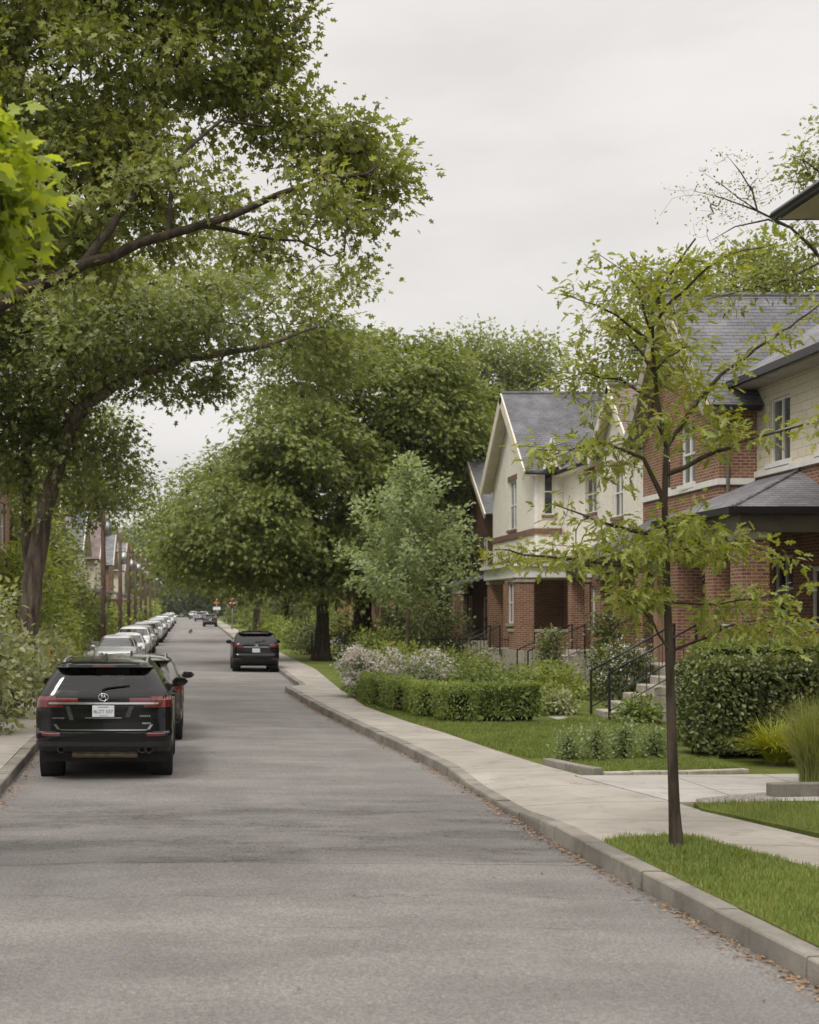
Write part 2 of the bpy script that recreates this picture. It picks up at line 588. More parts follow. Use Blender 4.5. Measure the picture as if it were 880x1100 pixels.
M['lf_far'] = leaf_mat('far_tree_leaves', (.07, .10, .048), (.15, .185, .09), .4)
M['lf_hedge'] = leaf_mat('dark_hedge_leaves', (.06, .082, .024), (.20, .235, .072), .25, .4, None, .5)
M['lf_privet'] = leaf_mat('privet_leaves', (.10, .145, .04), (.29, .355, .11), .35, .45)
M['lf_lime'] = leaf_mat('lime_leaves', (.13, .175, .035), (.33, .38, .09), .34)
M['lf_varieg'] = leaf_mat('pale_edged_leaves', (.13, .165, .07), (.50, .52, .34), .35, .45)
M['lf_yellow'] = leaf_mat('golden_blades', (.20, .24, .02), (.42, .42, .05), .35)
M['lf_reed'] = leaf_mat('ornamental_grass_blades', (.12, .17, .035), (.33, .33, .12), .35)
M['petal'] = leaf_mat('white_pink_petals', (.66, .56, .54), (.82, .78, .74), .3, .6, (1, 1, 1))
# ------------------------------------------------------------------ leaves, trees, shrubs
# leaf outlines, one unit long, stem at the origin, tip along +y
T_PLAIN = (np.array([(0, 0, 0), (.30, .38, .07), (0, 1, -.06), (-.30, .38, .07)]), [(0, 1, 2), (0, 2, 3)])
T_OVAL = (np.array([(0, 0, 0), (.24, .2, .05), (.30, .55, .06), (0, 1, -.06), (-.30, .55, .06), (-.24, .2, .05)]), [(0, 1, 2, 3), (0, 3, 4, 5)])
T_MAPLE = (np.array([(0.0, 0, 0.024), (0.16, -0.1, -0.005), (0.42, -0.06, -0.032), (0.3, 0.1, 0.011), (0.56, 0.16, -0.037), (0.66, 0.3, -0.055), (0.4, 0.36, 0.001), (0.3, 0.44, 0.017), (0.24, 0.6, 0.005), (0.3, 0.7, -0.02), (0.14, 0.72, -0.007), (0, 1.0, -0.064), (-0.16, -0.1, -0.005), (-0.42, -0.06, -0.032), (-0.3, 0.1, 0.011), (-0.56, 0.16, -0.037), (-0.66, 0.3, -0.055), (-0.4, 0.36, 0.001), (-0.3, 0.44, 0.017), (-0.24, 0.6, 0.005), (-0.3, 0.7, -0.02), (-0.14, 0.72, -0.007)]), [(0, 1, 2, 3, 4, 5, 6, 7, 8, 9, 10, 11), (0, 11, 21, 20, 19, 18, 17, 16, 15, 14, 13, 12)])
T_OAK = (np.array([(0, 0, 0), (.10, .18, .02), (.30, .30, .05), (.10, .40, .02), (.34, .62, .05), (.10, .64, .02), (.14, .84, 0), (0, 1, -.08),
                   (-.14, .84, 0), (-.10, .64, .02), (-.34, .62, .05), (-.10, .40, .02), (-.30, .30, .05), (-.10, .18, .02)]),
         [(0, 1, 2, 3, 4, 5, 6, 7), (0, 7, 8, 9, 10, 11, 12, 13)])
T_NARROW = (T_OAK[0] * np.array([.78, 1, 1]), T_OAK[1])
T_SPRAY = (np.array([(0, 0, 0), (.36, .26, .05), (.12, .34, .02), (.40, .66, .03), (.10, .66, 0), (0, 1, -.10), (-.12, .66, 0), (-.38, .60, .03), (-.12, .34, .02), (-.34, .24, .05)]),
           [(0, 1, 2, 3, 4, 5), (0, 5, 6, 7, 8, 9)])


def unit(v):
    return v / np.maximum(np.linalg.norm(v, axis=1, keepdims=True), 1e-9)


def leaf_arrays(pos, tip, nrm, size, tpl):
    tv, tf = tpl
    tip = unit(tip)
    side = unit(np.cross(tip, nrm))
    up = np.cross(side, tip)
    k = len(tv)
    co = (pos[:, None, :] + (side[:, None, :] * tv[None, :, 0:1] + tip[:, None, :] * tv[None, :, 1:2] + up[:, None, :] * tv[None, :, 2:3]) * size[:, None, None]).reshape(-1, 3)
    flat = np.array([i for f in tf for i in f])
    sz = np.array([len(f) for f in tf])
    n = len(pos)
    loops = (flat[None, :] + (np.arange(n) * k)[:, None]).ravel()
    return co, loops, np.tile(sz, n)


def leaf_object(name, batches, mat, parent):
    off = np.array(root_of(parent).location) if parent is not None else np.zeros(3)
    cs, ls, ss, b = [], [], [], 0
    for (co, lo, sz) in batches:
        cs.append(co - off); ls.append(lo + b); ss.append(sz)
        b += len(co)
    me = fast_mesh(name, np.concatenate(cs), np.concatenate(ls), np.concatenate(ss))
    return link_mesh(name, me, mat, parent)


def blob_points(rng, blobs, n, shell=.5, gap=.35, gscale=.55):
    """points in a union of ellipsoids, thinned by a clumpy noise"""
    w = np.array([(b[3] * b[4] * b[5]) ** .72 * (b[6] if len(b) > 6 else 1) for b in blobs])
    w = w / w.sum()
    out = []
    sd = rng.random(3) * 50
    while len(out) < n:
        i = rng.choice(len(blobs), p=w)
        b = blobs[i]
        d = rng.normal(size=3); d /= np.linalg.norm(d)
        r = rng.uniform(shell ** 3, 1) ** (1 / 3)
        p = np.array(b[:3]) + d * r * np.array(b[3:6])
        g = noise.noise(Vector(p * gscale + sd))
        if g < -gap * .5 and rng.random() < gap * 1.6:
            continue
        out.append(p)
    return np.array(out)


class Skeleton:
    def __init__(s):
        s.p, s.par, s.minr = [], [], {}

    def add(s, p, par):
        s.p.append(np.array(p, dtype=float)); s.par.append(par)
        return len(s.p) - 1

    def line(s, pts, seg=.4, par=None, jit=0, rng=None, r=None):
        """a limb through pts; it starts at the nearest node of what is there"""
        pts = [np.array(p, dtype=float) for p in pts]
        if par is None and s.p:
            par = int(np.argmin(np.linalg.norm(np.array(s.p) - pts[0], axis=1)))
        last = par if par is not None else s.add(pts[0], -1)
        start = s.p[last]
        first = len(s.p)
        seq = [start] + (pts[1:] if np.linalg.norm(start - pts[0]) < .4 or par is None else pts)
        for a, b in zip(seq[:-1], seq[1:]):
            k = max(1, int(np.linalg.norm(b - a) / seg))
            for i in range(1, k + 1):
                q = a + (b - a) * i / k
                if rng is not None and jit:
                    q = q + rng.normal(size=3) * jit
                last = s.add(q, last)
        if r:
            k = len(s.p) - first
            for i in range(k):
                s.minr[first + i] = r[0] + (r[1] - r[0]) * i / max(k - 1, 1)
        return last

    def grow(s, targets, rng, seg=.45, jit=.04, bend=.35, sag=.0):
        P_ = np.array(s.p)
        d = np.array([np.min(np.linalg.norm(P_ - t, axis=1)) for t in targets])
        order = np.argsort(d)
        cap = len(P_) + int(sum(d) / seg) + len(targets) * 4 + 1000
        buf = np.zeros((cap, 3)); buf[:len(P_)] = P_
        n = len(P_)
        tips = np.zeros(len(targets), dtype=int)
        for ti in order:
            t = targets[ti]
            dd = np.linalg.norm(buf[:n] - t, axis=1) + .25 * np.maximum(buf[:n, 2] - t[2], 0)
            i = int(np.argmin(dd))
            p0 = buf[i]
            L = np.linalg.norm(t - p0)
            pr = s.par[i]
            dir0 = (p0 - buf[pr]) if pr >= 0 else np.array((0, 0, 1.))
            dir0 = dir0 / max(np.linalg.norm(dir0), 1e-6)
            c = p0 + dir0 * L * bend + np.array((0, 0, sag * L))
            k = max(2, int(L / seg))
            last = i
            for j in range(1, k + 1):
                u = j / k
                q = (1 - u) ** 2 * p0 + 2 * u * (1 - u) * c + u * u * t
                if j < k:
                    q = q + rng.normal(size=3) * jit
                if n >= cap:
                    break
                buf[n] = q
                s.p.append(q.copy()); s.par.append(last)
                last = n
                n += 1
            tips[ti] = last
        return tips

    def mesh(s, name, mat, parent, r_base, r_tip, flare=1.5, thick=8):
        n = len(s.p)
        cnt = np.zeros(n)
        ch = [[] for _ in range(n)]
        for i, p in enumerate(s.par):
            if p >= 0:
                ch[p].append(i)
        for i in range(n - 1, -1, -1):
            if not ch[i]:
                cnt[i] = 1
            if s.par[i] >= 0:
                cnt[s.par[i]] += cnt[i]
        e = math.log(r_base / r_tip) / math.log(max(cnt[0], 2))
        rad = r_tip * cnt ** e
        for i, q in s.minr.items():
            rad[i] = q
        for i in range(n):
            if s.par[i] >= 0 and i not in s.minr:
                rad[i] = min(rad[i], rad[s.par[i]] * .95)
        z0 = s.p[0][2]
        mb = MB()
        stack = [(0, None)]
        while stack:
            i, par = stack.pop()
            pts, rs = [], []
            if par is not None:
                pts.append(s.p[par]); rs.append(min(rad[par], rad[i] * 1.25))
            while True:
                pts.append(s.p[i]); rs.append(rad[i])
                if not ch[i]:
                    break
                o = sorted(ch[i], key=lambda q: -cnt[q])
                for q in o[1:]:
                    stack.append((q, i))
                i = o[0]
            if par is None and flare > 1:
                rs = [r * (1 + (flare - 1) * math.exp(-max(p[2] - z0, 0) / (.9 * r_base + .15))) for p, r in zip(pts, rs)]
            if len(pts) > 1:
                mx = max(rs)
                mb.tube(pts, rs, thick + 4 if mx > .15 else thick if mx > .06 else 5 if mx > .02 else 3, cap=False)
        return mb.build(name, mat, parent, smooth=True)


def crown_leaves(rng, tg, per, size, rc, flat, tpl, up=.8, out=.5, droop=.35, centre=None, var=.35, sagr=0.):
    n = len(tg) * per
    base = np.repeat(tg, per, axis=0)
    g = rng.normal(size=(n, 3)) * np.array([rc, rc, rc * flat])
    g[:, 2] -= sagr * (g[:, 0] ** 2 + g[:, 1] ** 2) / max(rc, .01) * .5
    pos = base + g
    rnd = rng.normal(size=(n, 3))
    c = tg.mean(axis=0) if centre is None else np.array(centre)
    outw = unit(pos - c)
    nrm = unit(np.array([0, 0, up]) + outw * out + rnd * .55)
    tip = unit(g / rc + rng.normal(size=(n, 3)) * .8 + np.array([0, 0, -droop]) + outw * .4)
    nrm = unit(nrm - tip * (nrm * tip).sum(1, keepdims=True) * .9)
    sz = size * (1 + rng.uniform(-var, var, n))
    return leaf_arrays(pos, tip, nrm, sz, tpl)


def tree(name, label, base, limbs, blobs, n=400, per=40, size=.14, rc=.4, flat=.6, tpl=T_PLAIN, leaf='lf_oak', bark='bark',
         r_base=.3, r_tip=.008, seed=1, shell=.5, gap=.35, gscale=.55, group=None, up=.8, out=.5, droop=.35, seg=.45, cat='tree', sag=0., extra=None, flare=1.5, limb_r=None, extra_leaf=(5, .05), trunk_r=None, sagr=0., var=.35):
    rng = np.random.default_rng(seed)
    root = thing(name, label, cat, base, group=group)
    sk = Skeleton()
    sk.line([base] + [tuple(p) for p in limbs[0]], seg=.4, jit=.015, rng=rng, r=trunk_r)
    for k, l in enumerate(limbs[1:]):
        sk.line([tuple(p) for p in l], seg=.4, jit=.02, rng=rng, r=(limb_r or {}).get(k))
    tg = blob_points(rng, blobs, n, shell, gap, gscale)
    ex = np.array(extra) if extra is not None else np.zeros((0, 3))
    sk.grow(np.concatenate([tg, ex]), rng, seg=seg, sag=sag)
    sk.mesh('trunk', M[bark], root, r_base, r_tip, flare)
    lv = [crown_leaves(rng, tg, per, size, rc, flat, tpl, up, out, droop, None, var, sagr)]
    if len(ex):
        lv.append(crown_leaves(rng, ex, extra_leaf[0], extra_leaf[1], max(.07, extra_leaf[1] * .9), .8, T_OVAL, up, out, droop))
    leaf_object('crown', lv, M[leaf], root)
    return root


def px_blobs(Y, rows, depth=1.0, dy=None, rng=random.Random(3)):
    """(px, py, rx, ry[, weight]) measured on the photo -> ellipsoids in metres round the distance Y"""
    out = []
    s = Y / FPX
    for i, r in enumerate(rows):
        yy = Y + (rng.uniform(-1, 1) * (dy if dy is not None else r[2] * s * .5))
        p = P(r[0], r[1], yy)
        out.append((p.x, p.y, p.z, r[2] * s, max(r[2], r[3]) * s * depth, r[3] * s, r[4] if len(r) > 4 else 1))
    return out


def shell_leaves(rng, boxes, n, size, tpl, depth=.12, rough=.06, jitter=.6, hang=.2):
    """leaves over the faces of clipped hedge boxes (x0, x1, y0, y1, z0, z1), some of them deep inside"""
    res = []
    tot = sum(2 * (b[1] - b[0] + b[3] - b[2]) * (b[5] - b[4]) + (b[1] - b[0]) * (b[3] - b[2]) for b in boxes)
    for b in boxes:
        lx, ly, lz = b[1] - b[0], b[3] - b[2], b[5] - b[4]
        ar = np.array([lx * ly, lx * lz, lx * lz, ly * lz, ly * lz])
        k = int(n * ar.sum() / tot)
        face = rng.choice(5, size=k, p=ar / ar.sum())
        u = rng.random((k, 3))
        d = np.abs(rng.normal(size=k)) * depth
        p = np.stack([b[0] + u[:, 0] * lx, b[2] + u[:, 1] * ly, b[4] + u[:, 2] * lz], 1)
        nr = np.zeros((k, 3))
        for f, (ax, hi) in enumerate(((2, 1), (1, 0), (1, 1), (0, 0), (0, 1))):
            q = face == f
            nr[q, ax] = 1 if hi else -1
            p[q, ax] = (b[2 * ax + 1] if hi else b[2 * ax])
        wob = np.array([noise.noise(Vector(x) * 2.6) + .6 * noise.noise(Vector(x) * 6.5) for x in p])
        p = p - nr * d[:, None] + nr * (wob * rough)[:, None]
        # soften the edges of the clipped block
        c = np.array([(b[0] + b[1]) / 2, (b[2] + b[3]) / 2, (b[4] + b[5]) / 2]); h = np.array([lx, ly, lz]) / 2
        q = (p - c) / h
        e = np.sort(np.abs(q), axis=1)
        pull = np.clip(e[:, 1] - .78, 0, 1) * .5
        p = c + (p - c) * (1 - pull)[:, None]
        nrm = unit(nr + rng.normal(size=(k, 3)) * jitter + np.array([0, 0, .35]))
        tip = unit(rng.normal(size=(k, 3)) + nr * .5 + np.array([0, 0, -hang]))
        nrm = unit(nrm - tip * (nrm * tip).sum(1, keepdims=True) * .9)
        res.append(leaf_arrays(p, tip, nrm, size * rng.uniform(.65, 1.3, k), tpl))
    return res


def hedge(name, label, boxes, n, size, leaf, cat='hedge', tpl=T_OVAL, depth=.12, rough=.06, seed=1, stems=14, group=None):
    rng = np.random.default_rng(seed)
    b0 = boxes[0]
    root = thing(name, label, cat, ((b0[0] + b0[1]) / 2, (b0[2] + b0[3]) / 2, gz(b0[2]) + .13), group=group)
    leaf_object('foliage', shell_leaves(rng, boxes, n, size, tpl, depth, rough), M[leaf], root)
    # stems, plus a solid core whose dark colour stands in for inner shade
    mb = MB()
    for b in boxes:
        for k in range(stems):
            x = rng.uniform(b[0] + .12, b[1] - .12); y = rng.uniform(b[2] + .12, b[3] - .12)
            z = .12 + gz(y)
            top = b[5] - .12
            pts = [(x, y, z)]
            for j in range(4):
                pts.append((pts[-1][0] + rng.normal() * .06, pts[-1][1] + rng.normal() * .06, z + (top - z) * (j + 1) / 4))
            mb.tube(pts, [.018, .015, .012, .009, .005], 4)
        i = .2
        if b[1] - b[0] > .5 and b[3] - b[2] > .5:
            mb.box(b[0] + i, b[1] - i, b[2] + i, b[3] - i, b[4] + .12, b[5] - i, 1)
    mb.build('stems', [M['bark_dark'], M['hedge_core']], root)
    return root


def bush(name, label, c, r, n, size, leaf, cat='shrub', tpl=T_OVAL, seed=1, blossoms=0, group=None, lobes=7, up=.5, petal=.06, droop=.1, gap=.15):
    """a loose rounded shrub: c = ground point, r = (rx, ry, height)"""
    rng = np.random.default_rng(seed)
    z0 = gz(c[1]) + (.12 if abs(c[0]) > 2.5 else 0)
    root = thing(name, label, cat, (c[0], c[1], z0), group=group)
    rx, ry, h = r
    bl = [(c[0], c[1], z0 + h * .5, rx * .75, ry * .75, h * .45)]
    for k in range(lobes):
        a = 2 * math.pi * (k + rng.random() * .6) / lobes
        q = rng.uniform(.35, .6)
        rr = rng.uniform(.3, .42)
        zz = rng.uniform(.3, .70)
        bl.append((c[0] + math.cos(a) * rx * q, c[1] + math.sin(a) * ry * q, z0 + h * zz, rx * rr, ry * rr, h * (1 - zz) * rng.uniform(.85, 1.05)))
    per = 14
    tg = blob_points(rng, bl, max(n // per, 20), .62, gap, 1.6)
    tg[:, 2] = np.maximum(tg[:, 2], z0 + .06)
    sk = Skeleton()
    sk.line([(c[0], c[1], z0), (c[0], c[1], z0 + h * .25)], seg=.1)
    sub = tg[rng.choice(len(tg), min(len(tg), 90), replace=False)]
    sk.grow(sub, rng, seg=.25)
    sk.mesh('stems', M['bark_dark'], root, .03 + .012 * h, .004, 1.0, 5)
    lv = crown_leaves(rng, tg, per, size, size * 1.5, .8, tpl, up, .8, droop, (c[0], c[1], z0 + h * .35))
    leaf_object('foliage', [lv], M[leaf], root)
    if blossoms:
        top = tg[rng.choice(len(tg), blossoms)]
        top = top[top[:, 2] > z0 + h * .35]
        pos = top + (top - np.array([c[0], c[1], z0 + h * .4])) * .12 + np.array([0, 0, .03])
        fl = crown_leaves(rng, pos, 7, petal, petal * .8, .8, T_OVAL, .5, .6, 0, (c[0], c[1], z0 + h * .3))
        leaf_object('blossoms', [fl], M['petal'], root)
    return root


def blades(rng, base, length, width, lean, seg=4, droop=.6):
    """arching grass blades: one strip each"""
    n = len(base)
    a = rng.uniform(0, 2 * math.pi, n)
    d = np.stack([np.cos(a), np.sin(a), np.zeros(n)], 1)
    sd = np.stack([-np.sin(a), np.cos(a), np.zeros(n)], 1)
    L = length * rng.uniform(.6, 1.15, n)
    ln = lean * rng.uniform(.3, 1.3, n)
    vs = []
    for j in range(seg + 1):
        t = j / seg
        h = L * (t - droop * ln * t * t * .6)
        o = L * ln * t ** 1.6
        c = base + d * o[:, None] + np.array([0, 0, 1]) * h[:, None]
        w = width * (1 - t) ** .7 * .5 + .0004
        vs.append(c + sd * w); vs.append(c - sd * w)
    k = 2 * (seg + 1)
    co = np.stack(vs, 1).reshape(-1, 3)
    f = []
    for j in range(seg):
        f += [2 * j, 2 * j + 1, 2 * j + 3, 2 * j + 2]
    loops = (np.array(f)[None, :] + (np.arange(n) * k)[:, None]).ravel()
    return co, loops, np.full(n * seg, 4)


def in_poly(pts, poly):
    x, y = pts[:, 0], pts[:, 1]
    r = np.zeros(len(pts), dtype=bool)
    j = len(poly) - 1
    for i in range(len(poly)):
        xi, yi = poly[i]; xj, yj = poly[j]
        c = ((yi > y) != (yj > y)) & (x < (xj - xi) * (y - yi) / (yj - yi + 1e-12) + xi)
        r ^= c
        j = i
    return r


def grass_patch(poly, z, n, length, width, seed, label, tilt=.5):
    rng = np.random.default_rng(seed)
    a = np.array(poly)
    lo, hi = a.min(0), a.max(0)
    pts = lo + rng.random((n * 2, 2)) * (hi - lo)
    pts = pts[in_poly(pts, poly)][:n]
    tuft = np.array([noise.noise(Vector((p[0] * 3, p[1] * 3, seed))) for p in pts])
    L = length * (1 + tuft * .5)
    pts = pts + rng.normal(size=pts.shape) * .018
    base = np.column_stack([pts, np.full(len(pts), z)])
    b = blades(rng, base, L, width, tilt, 2, .5)
    me = fast_mesh('grass', *b)
    o = link_mesh('grass', me, M['grass_blade'])
    tag(o, label, 'grass', kind='stuff')
    return o


M['hedge_core'] = leaf_mat('shaded_hedge_core', (.02, .026, .010), (.03, .036, .014), .05, .9)  # near-black green for the core box, the hedge's inner shade as colour
# ------------------------------------------------------------------ cars
def paint(name, col, metal=.0, rough=.22, coat=.8, dust=.05, spec=.5):
    m, nt, b = new_mat(name)
    n = noise_n(nt, 1.6, 5, .65)
    c = mix(nt, ramp(nt, n, .35, .75, 0, dust), col, (.20, .19, .17))
    nt.links.new(c, b.inputs['Base Color'])
    nt.links.new(ramp(nt, n, .3, .75, rough, rough + .14), b.inputs['Roughness'])
    b.inputs['Metallic'].default_value = metal
    b.inputs['Coat Weight'].default_value = coat
    b.inputs['Specular IOR Level'].default_value = spec
    b.inputs['Coat Roughness'].default_value = .04
    return m


M['p_black'] = paint('black_car_paint', (.004, .004, .005), 0, .06, 0.0, .012, .42)
M['p_char'] = paint('dark_grey_car_paint', (.03, .03, .032), .3)
M['p_bronze'] = paint('warm_grey_car_paint', (.085, .078, .07), .4)
M['p_silver'] = paint('silver_car_paint', (.42, .43, .44), .55, .28)
M['p_white'] = paint('white_car_paint', (.66, .66, .65))
M['p_grey'] = paint('grey_car_paint', (.20, .205, .215), .5)
M['p_blue'] = paint('slate_blue_car_paint', (.07, .09, .12), .4)
M['plastic'] = plain('black_trim_plastic', (.018, .018, .018), .6, .2, 20)
M['tyre'] = plain('tyre_rubber', (.016, .016, .016), .85, .25, 18, spec=.3)
M['alloy'] = plain('alloy_rim', (.32, .32, .33), .35, .1, 14, metal=.8)
M['chrome'] = plain('chrome', (.62, .62, .63), .12, .04, 9, metal=1.0)
M['cabin'] = plain('dark_cabin_trim', (.022, .021, .02), .8, .2, 8)
M['cglass'] = glass_mat('car_glass', (.34, .37, .35))
M['cglass_dark'] = glass_mat('tinted_car_glass', (.10, .11, .105))
M['plate'] = plain('license_plate_white', (.58, .60, .62), .5, .08, 30)
M['plate_ink'] = plain('plate_blue_lettering', (.05, .07, .16), .6, .1, 30)
M['under'] = plain('muffler_metal', (.26, .225, .17), .55, .3, 9, metal=.5)


def red_lens():
    m, nt, b = new_mat('red_lamp_lens')
    n = noise_n(nt, 22, 2)
    nt.links.new(mix(nt, n, (.05, .002, .003), (.15, .005, .006)), b.inputs['Base Color'])
    b.inputs['Roughness'].default_value = .12
    b.inputs['Coat Weight'].default_value = 1
    return m


def clear_lens():
    m, nt, b = new_mat('headlamp_lens')
    n = noise_n(nt, 30, 2)
    nt.links.new(mix(nt, n, (.25, .26, .27), (.62, .63, .64)), b.inputs['Base Color'])
    b.inputs['Roughness'].default_value = .08
    b.inputs['Metallic'].default_value = .4
    b.inputs['Coat Weight'].default_value = 1
    return m


M['red_lens'] = red_lens()
M['lens'] = clear_lens()

# z, half width, rear y, front y, rear corner radius, front corner radius
SUV = dict(L=4.84, track=.83, wb=(.98, 3.82), wr=.37, belt=(1.27, 1.56), side=(1.25, 3.35), lv=[
    (.37, .86, .30, 4.58, .18, .45), (.42, .92, .08, 4.74, .22, .45), (.50, .945, .02, 4.80, .24, .48), (.60, .958, .0, 4.83, .24, .48), (.68, .96, .0, 4.84, .24, .48),
    (.705, .958, .035, 4.84, .24, .48), (.85, .963, .05, 4.82, .24, .48), (1.0, .96, .055, 4.76, .24, .48), (1.06, .955, .06, 4.60, .24, .46), (1.10, .95, .065, 4.2, .24, .5),
    (1.14, .945, .07, 3.76, .24, .5), (1.20, .918, .09, 3.46, .24, .4), (1.27, .878, .13, 3.30, .22, .35), (1.36, .825, .175, 3.08, .22, .33), (1.46, .765, .225, 2.84, .22, .32),
    (1.56, .70, .285, 2.56, .22, .32), (1.585, .685, .15, 2.48, .2, .32), (1.62, .655, .16, 2.36, .22, .3), (1.65, .60, .26, 2.22, .3, .3), (1.675, .51, .5, 2.06, .3, .3), (1.69, .36, .85, 1.85, .3, .3), (1.695, .15, 1.2, 1.6, .1, .1)])
CUV = dict(L=4.55, track=.79, wb=(.86, 3.52), wr=.35, belt=(1.17, 1.5), side=(1.1, 3.05), lv=[
    (.30, .80, .30, 4.3, .2, .45), (.38, .87, .10, 4.46, .24, .45), (.48, .905, .02, 4.52, .26, .48), (.60, .918, .0, 4.55, .26, .48), (.68, .92, .01, 4.55, .26, .48),
    (.72, .92, .05, 4.54, .26, .48), (.85, .922, .07, 4.50, .26, .48), (.95, .915, .08, 4.38, .26, .5), (1.00, .905, .085, 4.0, .26, .5), (1.05, .90, .09, 3.55, .26, .45), (1.11, .885, .11, 3.25, .25, .4),
    (1.17, .865, .15, 3.08, .24, .35), (1.28, .825, .22, 2.82, .24, .34), (1.39, .78, .30, 2.54, .24, .33), (1.50, .725, .39, 2.26, .24, .3), (1.53, .70, .27, 2.18, .22, .3), (1.57, .64, .32, 2.02, .26, .3), (1.60, .54, .52, 1.88, .3, .3), (1.62, .36, .8, 1.7, .28, .28), (1.625, .12, 1.1, 1.5, .1, .1)])
SEDAN = dict(L=4.6, track=.77, wb=(.98, 3.66), wr=.325, belt=(.965, 1.30), side=(1.2, 3.3), lv=[
    (.22, .78, .25, 4.38, .2, .45), (.30, .85, .07, 4.54, .25, .45), (.42, .885, .01, 4.59, .28, .5), (.55, .895, .0, 4.6, .28, .5), (.66, .90, .02, 4.58, .28, .5),
    (.74, .895, .04, 4.5, .28, .5), (.80, .885, .05, 4.28, .28, .5), (.86, .87, .07, 3.95, .28, .45), (.915, .85, .12, 3.62, .3, .4), (.945, .83, .42, 3.48, .3, .36), (.965, .82, .62, 3.40, .28, .34),
    (1.06, .775, .84, 3.14, .28, .32), (1.18, .715, 1.10, 2.84, .28, .3), (1.30, .65, 1.40, 2.52, .28, .3), (1.36, .59, 1.58, 2.34, .28, .28), (1.40, .50, 1.78, 2.18, .2, .2), (1.425, .34, 1.86, 2.08, .11, .11), (1.43, .12, 1.92, 2.02, .05, .05)])


